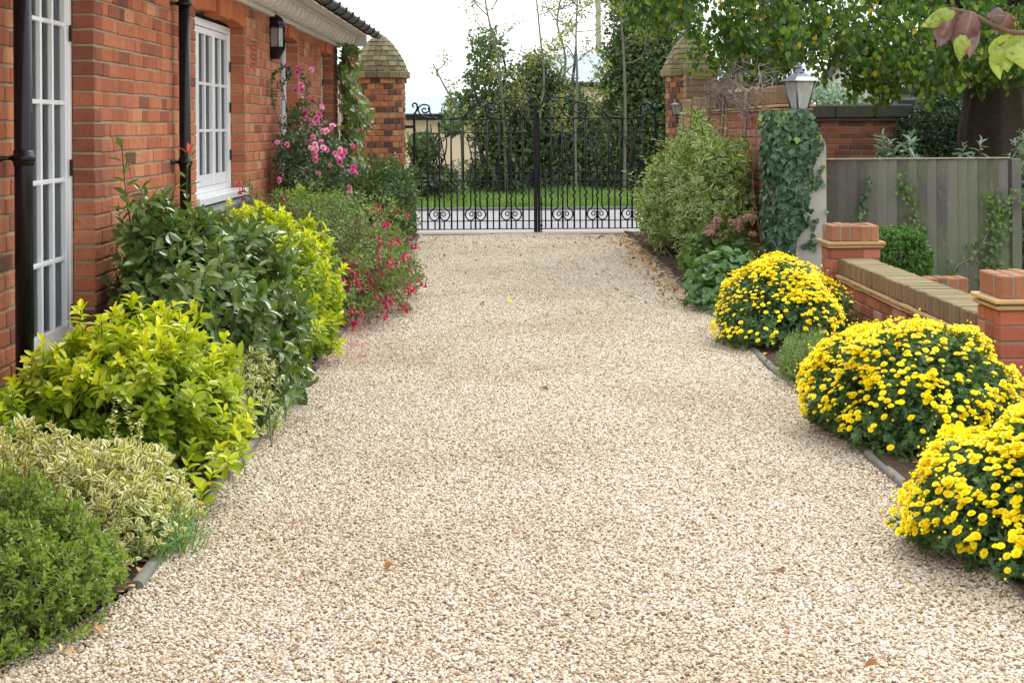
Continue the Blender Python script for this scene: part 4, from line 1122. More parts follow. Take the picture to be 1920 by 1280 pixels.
# ================================================================== lanterns
def frost():
    m, nt, ns, L = nmat('lantern_glass')
    tr = ns.new('ShaderNodeBsdfTransparent'); tr.inputs[0].default_value = (.9, .93, .93, 1); gl = ns.new('ShaderNodeBsdfGlossy'); gl.inputs['Roughness'].default_value = .12
    tl = ns.new('ShaderNodeBsdfTranslucent'); tl.inputs[0].default_value = (.7, .75, .76, 1); df = ns.new('ShaderNodeBsdfDiffuse'); df.inputs[0].default_value = (.55, .6, .6, 1)
    a = ns.new('ShaderNodeMixShader'); a.inputs[0].default_value = .5; L.new(tl.outputs[0], a.inputs[1]); L.new(df.outputs[0], a.inputs[2])
    b = ns.new('ShaderNodeMixShader'); b.inputs[0].default_value = .45; L.new(tr.outputs[0], b.inputs[1]); L.new(a.outputs[0], b.inputs[2])
    c = ns.new('ShaderNodeMixShader'); c.inputs[0].default_value = .12; L.new(b.outputs[0], c.inputs[1]); L.new(gl.outputs[0], c.inputs[2])
    o = ns.new('ShaderNodeOutputMaterial'); L.new(c.outputs[0], o.inputs[0]); return m
M['frost'] = frost(); M['bulb'] = simple('bulb_glass', (.75, .75, .7), .2)
def sq(c, w, rot, z, n=4):
    return [(c[0] + w * math.cos(rot + math.pi / 4 + i * 2 * math.pi / n), c[1] + w * math.sin(rot + math.pi / 4 + i * 2 * math.pi / n), c[2] + z) for i in range(n)]
def lantern(name, lab, c, h, wt, wb, rot, metal, n=4, arm=None):
    """tapering coach lantern; c = bottom centre, h = glass height, wt / wb half diagonals"""
    t = thing(name, lab, 'lantern', c)
    T, B = sq(c, wt, rot, h, n), sq(c, wb, rot, 0, n)
    g = MB()
    ti, bi = sq(c, wt * .97, rot, h * .99, n), sq(c, wb * .97, rot, .004, n)
    for i in range(n): g.quad(bi[i], bi[(i + 1) % n], ti[(i + 1) % n], ti[i])
    g.build('glass', M['frost'], t)
    f = MB(); r = wt * .055
    for i in range(n): f.tube([B[i], T[i]], [r, r * 1.15], 6)
    for ring in (T, B):
        for i in range(n): f.tube([ring[i], ring[(i + 1) % n]], r, 6)
    f.build('frame', metal, t)
    b = MB(); V = sq(c, wb * 1.12, rot, .0, n) + sq(c, wb * .75, rot, -h * .09, n) + sq(c, wb * .35, rot, -h * .16, n)
    fc = [tuple(range(n))]
    for k in range(2):
        for i in range(n): fc.append((k * n + i, (k + 1) * n + i, (k + 1) * n + (i + 1) % n, k * n + (i + 1) % n))
    fc.append(tuple(range(2 * n, 3 * n))[::-1]); b.add(V, fc); b.build('base', metal, t)
    f = MB(); pr = [(1.28, h * .985), (1.30, h * 1.0), (1.08, h * 1.04), (.72, h * 1.14), (.42, h * 1.26), (.30, h * 1.31)]
    V = []; 
    for q, z in pr: V += sq(c, wt * q, rot, z, n)
    fc = [tuple(range(n))[::-1]]
    for k in range(len(pr) - 1):
        for i in range(n): fc.append((k * n + i, k * n + (i + 1) % n, (k + 1) * n + (i + 1) % n, (k + 1) * n + i))
    fc.append(tuple(range((len(pr) - 1) * n, len(pr) * n))); f.add(V, fc); f.build('roof', metal, t)
    f = MB(); zz = h * 1.30; q = wt
    f.lathe(c, [(.30 * q, zz), (.20 * q, zz + .10 * h), (.14 * q, zz + .17 * h), (.20 * q, zz + .19 * h), (.20 * q, zz + .21 * h), (.12 * q, zz + .23 * h), (.15 * q, zz + .27 * h), (.13 * q, zz + .31 * h), (.05 * q, zz + .35 * h), (0, zz + .36 * h)], 14)
    f.build('finial', metal, t)
    b = MB(); b.lathe(c, [(0, .0), (wb * .22, .002), (wb * .22, h * .28), (wb * .16, h * .30), (wt * .18, h * .45), (wt * .18, h * .58), (wt * .1, h * .66), (0, h * .67)], 12); b.build('bulb', M['bulb'], t)
    return t
lp = P(1499, 205, 12.62)
t = lantern('pier_lantern', 'large grey four sided lantern standing on the ivy covered pier', (lp[0], 12.62, lp[2] - .0), .222, .128, .066, R(24), M['lead'])
mb = MB()
for i in range(4):
    a = R(24) + math.pi / 4 + i * math.pi / 2; p = np.array([lp[0], 12.62, lp[2]]); d_ = np.array([math.cos(a), math.sin(a), 0])
    path = smooth_path([p + d_ * .05 + [0, 0, -.01], p + d_ * .062 + [0, 0, -.04], p + d_ * .035 + [0, 0, -.06], p + d_ * .03 + [0, 0, -.085]], 5); mb.tube(path, .006, 6)
mb.lathe((lp[0], 12.62, 1.39), [(0, .06), (.04, .05), (.035, .02), (.07, .012), (.075, 0), (0, 0)], 16)
mb.tube([(lp[0], 12.62, 1.395), (lp[0], 12.62, lp[2] - .02)], .014, 8)
mb.build('mount', M['iron'], t)
sp_ = P(1269, 216, 20.0)
t = lantern('wall_lantern', 'small black lantern on a bracket arm at the right gate pillar', (sp_[0], 20.0, sp_[2] + .005), .125, .07, .042, R(20), M['black'])
mb = MB(); c = np.array([sp_[0], 20.0, sp_[2] - .02]); e = c + np.array([.175, .25, -.035])
mb.tube(smooth_path([c + [0, 0, .005], c + [0, 0, -.015], c + [.03, .04, -.03], e], 6), .009, 8)
mb.tube(smooth_path([c + [.05, .07, -.035], c + [.07, .1, -.08], c + [.13, .18, -.12], e + [0, 0, -.08]], 6), .005, 6)
mb.tube([e + [0, 0, .07], e + [0, 0, .04], e + [0, 0, -.09], e + [0, 0, -.12]], [.004, .02, .02, .004], 8)
mb.box(tuple(e + [-.015, .0, -.10]), tuple(e + [.02, .12, .05]), bev=.004)
mb.build('bracket_arm', M['black'], t)
# half lantern on the house wall
wx, wy = WX, 13.62; wz = 2.0
t = thing('wall_lantern', 'black domed half lantern fixed to the brick wall of the house', 'lantern', (wx, wy, wz))
hw, dd = .075, .115
def oct_(s, z, px=0): 
    return [(wx + .004, wy - hw * s, wz + z), (wx + .004 + dd * .6 * s, wy - hw * s, wz + z), (wx + dd * s, wy - hw * .45 * s, wz + z), (wx + dd * s, wy + hw * .45 * s, wz + z), (wx + .004 + dd * .6 * s, wy + hw * s, wz + z), (wx + .004, wy + hw * s, wz + z)]
def shell(rings, name, mat):
    mb = MB(); V = []
    for s_, z in rings: V += oct_(s_, z)
    f = []
    for k in range(len(rings) - 1):
        for i in range(6): f.append((k * 6 + i, k * 6 + (i + 1) % 6, (k + 1) * 6 + (i + 1) % 6, (k + 1) * 6 + i))
    f += [tuple(range(6))[::-1], tuple(range((len(rings) - 1) * 6, len(rings) * 6))]
    mb.add(V, f); return mb.build(name, mat, t)
shell([(.25, -.035), (.62, -.03), (1.0, .055), (1.04, .07), (.96, .075)], 'base', M['black'])
shell([(1.0, .235), (1.12, .24), (1.12, .255), (.98, .262), (.95, .29), (.80, .32), (.5, .345), (.22, .355), (.14, .375), (.0, .385)], 'dome', M['black'])
mb = MB(); a, b = oct_(.93, .075), oct_(.93, .236)
for i in range(5): mb.quad(a[i], a[i + 1], b[i + 1], b[i])
mb.build('glass', M['frost'], t)
mb = MB(); a, b = oct_(.96, .07), oct_(.96, .24)
for i in range(6): mb.tube([a[i], b[i]], .005, 6)
mb.box((wx - .002, wy - .05, wz - .02), (wx + .006, wy + .05, wz + .40), bev=.002); mb.build('frame', M['black'], t)
mb = MB(); mb.lathe((wx + .055, wy, wz + .08), [(0, 0), (.016, 0), (.016, .04), (.022, .06), (.022, .09), (.01, .11), (0, .112)], 12); mb.build('bulb', M['bulb'], t)

# ================================================================== shrubs
def plant(name, lab, cat, base, group=None): return thing(name, lab, cat, (base[0], base[1], 0), group)
def leafy(t, name, mat, mb): return mb.build(name, mat, t)

# ---- hebe, bottom left
t = plant('hebe_bush', 'dense green hebe bush with tiny leaves in the bottom left corner', 'bush', (-1.52, 4.5))
mb, st = MB(), MB()
p, n, d = dome(3900, (-1.63, 4.58, .03), (.50, .60, .38), 3, .62, .11, 4., -.1)
shoots(mb, LF_SMALL, p, n, d, k=12, L=.023, W=.011, slen=.036, upb=.4, t0=1.25, t1=.35, opp=True, agef=lambda p, d, n: np.clip(d * 1.1 - .1, 0, 1), stemmb=st, srad=.0012)
bush_stems(st, (-1.58, 4.6, 0), p, 40, .005)
leafy(t, 'foliage', G['hebe'], mb); leafy(t, 'stems', M['stem_brown'], st)
mb = MB(); ok = (p[:, 2] > .2) & (d > .6) & (p[:, 1] > 4.45) & (rng.random(len(p)) < .35); q = p[ok]
sticks(mb, q, q + np.array([0, 0, .03]) + rng.normal(0, .01, q.shape), .0022)
leafy(t, 'spent_flower_spikes', M['stem_red'], mb)

# ---- variegated euonymus
def euonymus(lab, c, r, ns, seed, spikes=0, xmin=-1.97):
    t = plant('euonymus', lab, 'shrub', c)
    mb, st = MB(), MB()
    p, n, d = dome(ns, (c[0], c[1], c[2]), r, seed, .5, .16, 4., -.2)
    p, n, d = clip(p, n, d, xmin=xmin)
    shoots(mb, LF_ELL, p, n, d, k=8, L=.034, W=.020, slen=.05, upb=.45, t0=1.35, t1=.5, opp=True, agef=lambda p, d, n: d * rng.random(len(d)) * .5, stemmb=st, srad=.0014, xmin=xmin)
    if spikes:
        q = np.array([[c[0] + .10 + i * .035 + rng.normal(0, .02), c[1] + .15 + rng.normal(0, .05), c[2] + r[2] * .8] for i in range(spikes)])
        for i, b in enumerate(q):
            h = (.17, .10, .12, .08, .07)[i % 5]; e = b + np.array([rng.normal(0, .015), 0, h]); st.tube([b - [0, 0, .1], b, e], .0018, 4)
            s = np.linspace(.0, 1, 9)[:, None]; pp = b + (e - b) * s
            shoots(mb, LF_ELL, pp, np.tile([0, 0, 1.], (9, 1)), np.ones(9), k=3, L=.018, W=.009, slen=.01, upb=.9, rnd=.1, agef=lambda p, d, n: np.ones(len(d)))
    bush_stems(st, (c[0], c[1], 0), p, 25, .005)
    leafy(t, 'foliage', G['euonymus'], mb); leafy(t, 'stems', M['stem_green'], st)
euonymus('cream and green variegated euonymus spreading behind the hebe bush', (-1.50, 5.38, .04), (.46, .52, .33), 1150, 5, 5)
euonymus('small cream variegated euonymus sprig between the front golden shrub and the dark glossy shrub', (-1.2, 7.25, .05), (.17, .32, .36), 160, 8)

# ---- golden choisya
def choisya(lab, c, r, ns, seed, L=.062, xmin=-1.96, extra=None, ak=1.):
    t = plant('choisya', lab, 'shrub', c, 'golden leaved shrubs in the left bed')
    mb, st = MB(), MB()
    p, n, d = dome(ns, c, r, seed, .45, .20, 3.2, -.45)
    if extra is not None:
        ex = np.array(extra, float); p = np.concatenate([p, ex]); n = np.concatenate([n, np.tile([0, -.2, 1.], (len(ex), 1))]); d = np.concatenate([d, np.ones(len(ex))])
    p, n, d = clip(p, n, d, xmin=xmin)
    zt = c[2] + r[2]
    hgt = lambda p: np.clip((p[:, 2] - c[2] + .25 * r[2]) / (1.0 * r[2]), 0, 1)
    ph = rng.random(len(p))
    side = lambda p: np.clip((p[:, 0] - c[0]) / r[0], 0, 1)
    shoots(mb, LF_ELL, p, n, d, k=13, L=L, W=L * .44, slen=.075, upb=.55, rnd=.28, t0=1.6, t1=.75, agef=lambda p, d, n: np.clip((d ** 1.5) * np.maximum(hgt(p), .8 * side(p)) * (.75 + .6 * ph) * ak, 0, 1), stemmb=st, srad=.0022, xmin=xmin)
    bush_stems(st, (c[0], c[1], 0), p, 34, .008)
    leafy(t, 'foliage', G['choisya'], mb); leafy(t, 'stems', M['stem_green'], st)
choisya('large golden leaved shrub in front of the foot of the tall white window', (-1.51, 6.40, .28), (.44, .52, .37), 660, 21,
        extra=[P(150, 575, 6.3), P(190, 595, 6.25), P(270, 600, 6.3), P(360, 580, 6.4), P(350, 605, 6.35), P(80, 640, 6.1), P(60, 665, 6.1), P(110, 650, 6.15), P(320, 640, 6.2), P(400, 660, 6.3), P(440, 800, 6.1), P(420, 770, 6.1), P(450, 830, 6.05), P(230, 620, 6.2), P(400, 885, 5.85), P(350, 870, 5.85), P(310, 890, 5.8), P(430, 860, 5.9), P(375, 915, 5.75), P(330, 925, 5.75), P(410, 840, 5.95), P(290, 850, 5.9), P(360, 830, 5.95)])
choisya('golden leaved shrub sprig at the left edge of the photo beside the black drainpipe', (-1.84, 5.78, .30), (.13, .22, .22), 42, 22, L=.06)
choisya('second golden leaved shrub, growing between the glossy dark shrub and the fuchsia', (-1.47, 9.45, .34), (.46, .80, .55), 950, 23, L=.06,
        extra=[P(430, 378, 9.6), P(450, 395, 9.6), P(470, 400, 9.7), P(545, 425, 9.7), P(530, 440, 9.6), P(520, 480, 9.5), P(580, 500, 9.6), P(610, 590, 9.3), P(625, 600, 9.4), P(575, 420, 9.9)])
choisya('small golden leaved sprig rising out of the fuchsia below the roses', (-1.62, 12.5, .80), (.16, .2, .14), 22, 24, L=.06, ak=.8)

# ---- photinia: glossy dark leaves, two tall shoots, one red tip
t = plant('photinia', 'dark glossy leaved shrub with two tall shoots against the brick wall', 'shrub', (-1.55, 8.1))
mb, st = MB(), MB()
p, n, d = dome(720, (-1.50, 8.0, .42), (.47, .80, .66), 31, .4, .24, 2.6, -.6)
p2, n2, d2 = dome(150, (-1.76, 7.9, .66), (.22, .38, .46), 32, .4, .15, 2.6, -.4)
p, n, d = np.concatenate([p, p2]), np.concatenate([n, n2]), np.concatenate([d, d2])
p, n, d = clip(p, n, d, xmin=-1.95)
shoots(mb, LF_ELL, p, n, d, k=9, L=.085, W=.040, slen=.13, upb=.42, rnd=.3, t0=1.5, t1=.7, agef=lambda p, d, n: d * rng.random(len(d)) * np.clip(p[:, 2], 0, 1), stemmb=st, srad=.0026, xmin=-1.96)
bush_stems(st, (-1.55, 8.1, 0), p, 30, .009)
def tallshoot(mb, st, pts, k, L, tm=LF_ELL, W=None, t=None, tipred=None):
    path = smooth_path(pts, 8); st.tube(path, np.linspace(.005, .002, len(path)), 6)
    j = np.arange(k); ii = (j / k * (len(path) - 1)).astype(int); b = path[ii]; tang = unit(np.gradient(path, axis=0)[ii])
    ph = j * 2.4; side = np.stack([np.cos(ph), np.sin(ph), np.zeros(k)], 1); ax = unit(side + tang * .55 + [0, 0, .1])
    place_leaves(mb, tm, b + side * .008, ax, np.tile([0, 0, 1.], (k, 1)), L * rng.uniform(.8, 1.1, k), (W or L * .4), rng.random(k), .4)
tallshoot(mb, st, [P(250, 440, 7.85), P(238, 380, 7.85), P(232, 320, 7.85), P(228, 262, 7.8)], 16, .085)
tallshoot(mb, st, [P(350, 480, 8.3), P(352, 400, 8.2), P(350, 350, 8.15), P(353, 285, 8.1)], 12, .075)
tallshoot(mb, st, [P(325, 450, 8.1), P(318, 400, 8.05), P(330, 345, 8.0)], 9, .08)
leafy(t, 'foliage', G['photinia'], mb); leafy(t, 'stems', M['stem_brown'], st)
mb = MB(); q = P(353, 288, 8.1); k = 4
place_leaves(mb, LF_ELL, np.tile(q, (k, 1)), np.array([(-.8, 0, .5), (.10, -.1, 1), (.32, .1, 1), (.5, .1, .25)]), np.tile([0, -1., .3], (k, 1)), np.array([.06, .055, .06, .03]), np.array([.018, .024, .024, .012]), rng.random(k), twist=.7)
leafy(t, 'young_red_leaves', G['redleaf'], mb)

# ---- flower meshes
def ring_petals(n, L, W, tilt, z0=0., r0=0., cup=0., rot=0.):
    """verts, faces for n petals round z"""
    V, f = [], []
    for i in range(n):
        a = i * 2 * math.pi / n + rot; ca, sa = math.cos(a), math.sin(a); ct, stt = math.cos(tilt), math.sin(tilt)
        def pt(x, y, z):
            r = r0 + x * ct - z * stt; zz = z0 + x * stt + z * ct
            return (r * ca - y * sa, r * sa + y * ca, zz)
        b = len(V); V += [pt(0, -W * .2, 0), pt(0, W * .2, 0), pt(L * .6, -W * .5, cup * .4), pt(L * .6, W * .5, cup * .4), pt(L, -W * .22, cup), pt(L, W * .22, cup)]
        f += [(b, b + 2, b + 3, b + 1), (b + 2, b + 4, b + 5, b + 3)]
    return V, f
def join(parts):
    V, f = [], []
    for v, g in parts:
        b = len(V); V += v; f += [tuple(i + b for i in q) for q in g]
    return np.array(V), f
POM = join([ring_petals(11, 1., .62, .05), ring_petals(10, .8, .55, .45, .05, rot=.3), ring_petals(8, .55, .5, .9, .12, rot=.1), ring_petals(5, .35, .4, 1.3, .2)])
POM = (POM[0], POM[1], np.ones(len(POM[0])) * .9)
def sphere_t(r, n=8, m=5, z=0.):
    V, f = [], []
    for i in range(m + 1):
        th = math.pi * i / m
        for j in range(n): V.append((r * math.sin(th) * math.cos(j * 2 * math.pi / n), r * math.sin(th) * math.sin(j * 2 * math.pi / n), z + r * math.cos(th)))
    for i in range(m):
        for j in range(n): f.append((i * n + j, (i + 1) * n + j, (i + 1) * n + (j + 1) % n, i * n + (j + 1) % n))
    return V, f
BUD = join([sphere_t(.5, 6, 4)]); BUD = (BUD[0], BUD[1], np.ones(len(BUD[0])))
ROSE = join([ring_petals(6, 1., .95, .25, 0, cup=.1), ring_petals(6, .8, .9, .7, .05, rot=.5, cup=.12), ring_petals(5, .62, .8, 1.05, .1, rot=.2, cup=.1), ring_petals(4, .45, .6, 1.35, .12, rot=.9), ring_petals(3, .3, .5, 1.5, .15)])
ROSE = (ROSE[0], ROSE[1], np.ones(len(ROSE[0])) * .9)
# fuchsia: hangs down -z ; tube, four sepals, skirt
FUC = join([([(math.cos(a) * r, math.sin(a) * r, z) for (r, z) in ((.05, 0), (.09, -.25), (.12, -.42)) for a in np.arange(5) * 2 * math.pi / 5], [(k * 5 + j, k * 5 + (j + 1) % 5, (k + 1) * 5 + (j + 1) % 5, (k + 1) * 5 + j) for k in range(2) for j in range(5)]),
            ring_petals(4, .55, .26, -.75, -.40, .05), ([(math.cos(a) * r, math.sin(a) * r, z) for (r, z) in ((.09, -.42), (.16, -.62), (.13, -.78)) for a in np.arange(6) * math.pi / 3], [(k * 6 + j, k * 6 + (j + 1) % 6, (k + 1) * 6 + (j + 1) % 6, (k + 1) * 6 + j) for k in range(2) for j in range(6)]),
            ([(.0, -.01, -.7), (.01, .01, -.7), (.0, 0, -1.05)], [(0, 1, 2)])])
FUC = (FUC[0], FUC[1], np.ones(len(FUC[0])) * .9)
def flowers(parent, name, tm, mat, pos, nrm, size, limit=100, tint=None, stuffname=None):
    """the largest-showing ones as parts of their own, the rest as one stuff part"""
    pos = np.asarray(pos, float); N = len(pos); size = np.broadcast_to(size, (N,))
    tint = rng.random(N) if tint is None else tint
    cam = np.array([0, 0, CAMH]); vis = size / np.linalg.norm(pos - cam, axis=1) * (.3 + np.clip((unit(cam - pos) * nrm).sum(1), 0, 1) * 1. + .4 * np.clip(nrm[:, 2], 0, 1))
    order = np.argsort(-vis); big, rest = order[:limit], order[limit:]
    protos = []
    for k in range(5):
        mb = MB(); V = tm[0] * (1 + rng.normal(0, .06, tm[0].shape)); mb.add(V, tm[1], 0, (k + .5) / 5, 0, tm[2])
        me = bpy.data.meshes.new(name); vv = np.concatenate(mb.v)
        me.from_pydata([tuple(v) for v in vv], [], [tuple(f) for f in tm[1]])
        for key in ('tint', 'edge'):
            at = me.attributes.new(key, 'FLOAT', 'POINT'); at.data.foreach_set('value', np.concatenate(mb.a[key]).astype(np.float32))
        me.materials.append(mat); protos.append(me)
    base = Vector(WLOC[parent.name])
    for i in big:
        o = bpy.data.objects.new(name, protos[int(tint[i] * 4.99)]); COL.objects.link(o); o.parent = parent
        q = Vector(nrm[i]).to_track_quat('Z', 'Y'); o.rotation_mode = 'QUATERNION'
        from mathutils import Quaternion
        o.rotation_quaternion = q @ Quaternion((0, 0, 1), rng.uniform(0, 6.28)); o.location = Vector(pos[i]) - base; o.scale = (float(size[i]),) * 3
    if len(rest):
        mb = MB(); a = unit(nrm[rest]); u = unit(np.cross(a, unit(rng.normal(0, 1, a.shape)))); v = np.cross(a, u); s_ = size[rest][:, None, None]
        V = pos[rest][:, None] + s_ * (tm[0][None, :, 0:1] * u[:, None] + tm[0][None, :, 1:2] * v[:, None] + tm[0][None, :, 2:3] * a[:, None])
        mb.bulk(V, tm[1], 0, tint=tint[rest], edge=tm[2]); mb.build(stuffname or name + '_mass', mat, parent, kind='stuff')
# ---- fuchsia
t = plant('fuchsia', 'large fuchsia bush with hanging crimson flowers spilling over the gravel edge', 'shrub', (-1.4, 12.2))
mb, st = MB(), MB()
p, n, d = dome(2000, (-1.36, 12.1, .33), (.60, 1.75, .68), 41, .35, .2, 3., -.55)
pa, na, da = dome(330, (-1.05, 12.6, .22), (.42, 1.1, .30), 42, .3, .25, 3.5, -.5)
p, n, d = np.concatenate([p, pa]), np.concatenate([n, na]), np.concatenate([d, da]); p, n, d = clip(p, n, d, xmin=-1.96)
shoots(mb, LF_ELL, p, n, d, k=9, L=.034, W=.017, slen=.10, upb=.35, rnd=.5, t0=1.5, t1=.8, stemmb=st, srad=.0016, xmin=-1.97)
bush_stems(st, (-1.45, 12.2, 0), p, 50, .006, .3)
arch = []
for i in range(60):
    y = rng.uniform(10.9, 13.6); b = np.array([-1.2, y, .35 + rng.uniform(0, .25)]); e = np.array([-.93 + rng.uniform(-.08, .26) * (1 if y > 11 else .5), y + rng.normal(0, .2), rng.uniform(.06, .3)])
    path = smooth_path([b, (b + e) / 2 + [0, 0, .10], e], 8); st.tube(path, .002, 4); arch.append(path[4:])
ap = np.concatenate(arch); shoots(mb, LF_ELL, ap, np.tile([.3, 0, .6], (len(ap), 1)), np.ones(len(ap)), k=3, L=.028, W=.012, slen=.02, rnd=.4)
leafy(t, 'foliage', G['fuchsia'], mb); leafy(t, 'stems', M['stem_red'], st)
ok = (d > .55) & (n[:, 2] < .85) & (p[:, 0] > -1.75); cand = p[ok]; cl = cand[rng.choice(len(cand), 120, replace=False)]
fp = np.concatenate([cl[rng.integers(0, len(cl), 340)] + rng.normal(0, .028, (340, 3)), ap[rng.choice(len(ap), 110)] + rng.normal(0, .02, (110, 3))]) + [.02, -.02, 0]
fp[:, 2] = np.maximum(fp[:, 2] - .02, .07)
fn = unit(np.tile([0, 0, 1.], (len(fp), 1)) + rng.normal(0, .16, (len(fp), 3)))
flowers(t, 'flower', FUC, G['petal_red'], fp, fn, rng.uniform(.046, .066, len(fp)))
t = plant('fuchsia', 'small fuchsia with a few crimson flowers hanging under the white window sill', 'shrub', (-1.86, 11.7))
mb, st = MB(), MB(); pts = []
for i in range(9):
    b = np.array([-1.86, 11.6 + rng.normal(0, .12), .5]); e = np.array([-1.86 + rng.normal(0, .07), 11.7 + rng.normal(0, .3), rng.uniform(.8, 1.05)]); path = smooth_path([[-1.86, 11.65, 0], b, (b + e) / 2 + [0, 0, .06], e], 8); st.tube(path, .002, 4); pts.append(path[12:])
ap = np.concatenate(pts); ap = ap[ap[:, 0] > -1.96]; shoots(mb, LF_ELL, ap, np.tile([.3, 0, .8], (len(ap), 1)), np.ones(len(ap)), k=4, L=.026, W=.012, slen=.02, rnd=.4, xmin=-1.97)
leafy(t, 'foliage', G['fuchsia'], mb); leafy(t, 'stems', M['stem_red'], st)
fp = np.array([P(*q, 11.7) for q in ((450, 335), (456, 350), (447, 352), (460, 362), (453, 370), (463, 378), (444, 372), (478, 392), (484, 400), (470, 398), (462, 390), (452, 385))]) + rng.normal(0, .006, (12, 3)); flowers(t, 'flower', FUC, G['petal_red'], fp, unit(np.tile([0, 0, 1.], (12, 1)) + rng.normal(0, .12, (12, 3))), .058)
# ---- climbing rose
t = plant('climbing_rose', 'climbing rose with pink double flowers on the house wall under the lantern', 'rose', (-1.8, 13.9))
mb, st = MB(), MB()
p, n, d = dome(900, (-1.80, 13.7, 1.0), (.26, .62, .52), 51, .25, .25, 3., -.9)
pb, nb_, db = dome(420, (-1.62, 14.6, 1.0), (.22, .5, .40), 52, .25, .25, 3., -.9)
p, n, d = np.concatenate([p, pb]), np.concatenate([n, nb_]), np.concatenate([d, db]); p, n, d = clip(p, n, d, xmin=-1.95)
shoots(mb, LF_ELL, p, n, d, k=6, L=.036, W=.021, slen=.07, upb=.3, rnd=.5, t0=1.5, t1=.8, stemmb=st, srad=.0015, xmin=-1.96)
bush_stems(st, (-1.85, 13.8, 0), p, 26, .008, .1)
canes = [[(-1.85, 13.8, 1.2), P(575, 190, 13.8), P(570, 150, 13.8), P(560, 128, 13.7)], [(-1.8, 13.8, 1.2), P(600, 240, 14), P(618, 262, 14), P(650, 315, 13.9)], [(-1.85, 13.6, 1.1), P(512, 190, 13.6), P(508, 150, 13.6), P(530, 125, 13.6)],
         [(-1.8, 14., 1.2), P(560, 200, 14.0), P(590, 215, 14.2), P(625, 235, 14.4)], [(-1.8, 14., 1.2), P(530, 170, 13.8), P(545, 140, 13.8), P(540, 125, 13.7)], [(-1.8, 14., 1.1), P(610, 300, 13.8), P(645, 310, 13.8), P(665, 330, 13.7)], [(-1.8, 14., 1.3), P(560, 190, 14.0), P(600, 200, 14.2), P(610, 240, 14.4)]]
cp = []
for c in canes: path = smooth_path(c, 9); st.tube(path, np.linspace(.005, .002, len(path)), 5); cp.append(path[8:])
cp = np.concatenate(cp); shoots(mb, LF_ELL, cp, unit(np.tile([.6, -.3, .5], (len(cp), 1))), np.ones(len(cp)), k=4, L=.034, W=.02, slen=.03, rnd=.6)
leafy(t, 'foliage', G['rose'], mb); leafy(t, 'stems', M['stem_green'], st)
rp = [(537, 122, .03), (560, 128, .04), (558, 136, .045), (583, 132, .045), (554, 170, .05), (564, 160, .05), (566, 168, .045), (480, 209, .04), (537, 272, .045), (579, 184, .035), (603, 200, .04), (573, 212, .05), (571, 222, .04), (592, 222, .055), (598, 216, .05), (586, 228, .045),
      (596, 238, .055), (604, 246, .045), (618, 240, .04), (624, 237, .055), (618, 250, .045), (608, 248, .05), (577, 262, .055), (590, 272, .05), (585, 258, .045), (606, 278, .05), (612, 281, .045), (588, 284, .045), (589, 290, .055), (591, 300, .045), (582, 278, .04),
      (636, 282, .06), (640, 292, .055), (632, 296, .055), (644, 284, .05), (638, 304, .05), (628, 288, .04), (663, 314, .05), (660, 322, .055), (666, 326, .045), (655, 352, .045), (656, 362, .05), (654, 370, .04), (600, 372, .04), (603, 380, .045), (522, 338, .05), (597, 326, .04)]
rpos = np.array([P(x, y, 13.45 + .9 * (x > 560) * (x - 560) / 110 - .55 * (y > 270)) for x, y, s_ in rp]); rs_ = np.array([s_ for *_, s_ in rp]) * .62
rpos = np.concatenate([rpos, rpos[8:40:2] + rng.normal(0, .06, (16, 3))]); rs_ = np.concatenate([rs_, rs_[8:40:2] * .8])
flowers(t, 'rose_flower', ROSE, G['petal_pink'], rpos, unit(np.array([.35, -.8, .35]) + rng.normal(0, .35, (len(rpos), 3))), rs_)
# ---- laurel at the left gate pillar
t = plant('laurel_bush', 'grey green leafy bush at the foot of the left gate pillar', 'bush', (-1.42, 18.2))
mb, st = MB(), MB()
p, n, d = dome(900, (-1.42, 18.1, .42), (.46, 1.3, .62), 61, .35, .2, 3., -.6); p, n, d = clip(p, n, d, xmin=-1.94)
shoots(mb, LF_ELL, p, n, d, k=8, L=.072, W=.028, slen=.12, upb=.4, rnd=.4, t0=1.4, t1=.6, stemmb=st, srad=.002, xmin=-1.95)
bush_stems(st, (-1.42, 18.1, 0), p, 40, .008, .3); leafy(t, 'foliage', G['rhodo'], mb); leafy(t, 'stems', M['stem_brown'], st)
# ---- creeper at the house corner
t = plant('creeper', 'green creeper with a few red leaves hanging at the far corner of the house', 'climber', (-1.9, 19.1))
mb, st = MB(), MB(); N = 1500
z = rng.uniform(.7, 2.36, N); y = rng.uniform(18.45, 19.35, N); bulge = .10 + .13 * np.clip(np.sin((z - .6) * 1.9), 0, 1) + .05 * np.sin(z * 9)
x = WX + .03 + bulge * rng.random(N) ** .6 * 1.25; ok = (x > -1.98) | (y > 19.15)
pos = np.stack([x, y + np.where(rng.random(N) < .4, .35, 0), z], 1)
place_leaves(mb, LF_VINE, pos, unit(np.array([.35, -.35, -.9]) + rng.normal(0, .4, (N, 3))), np.tile([.8, -.6, .35], (N, 1)), rng.uniform(.05, .095, N), rng.uniform(.05, .085, N), rng.random(N))
for i in range(14):
    y0 = rng.uniform(18.5, 19.3); st.tube(smooth_path([(WX + .04, y0, 0), (WX + .05, y0 + rng.normal(0, .1), .8), (WX + .08, y0 + rng.normal(0, .15), 1.5), (WX + .1, y0 + rng.normal(0, .2), 2.3)], 6), .005, 5)
leafy(t, 'foliage', G['creeper'], mb); leafy(t, 'stems', M['stem_brown'], st)
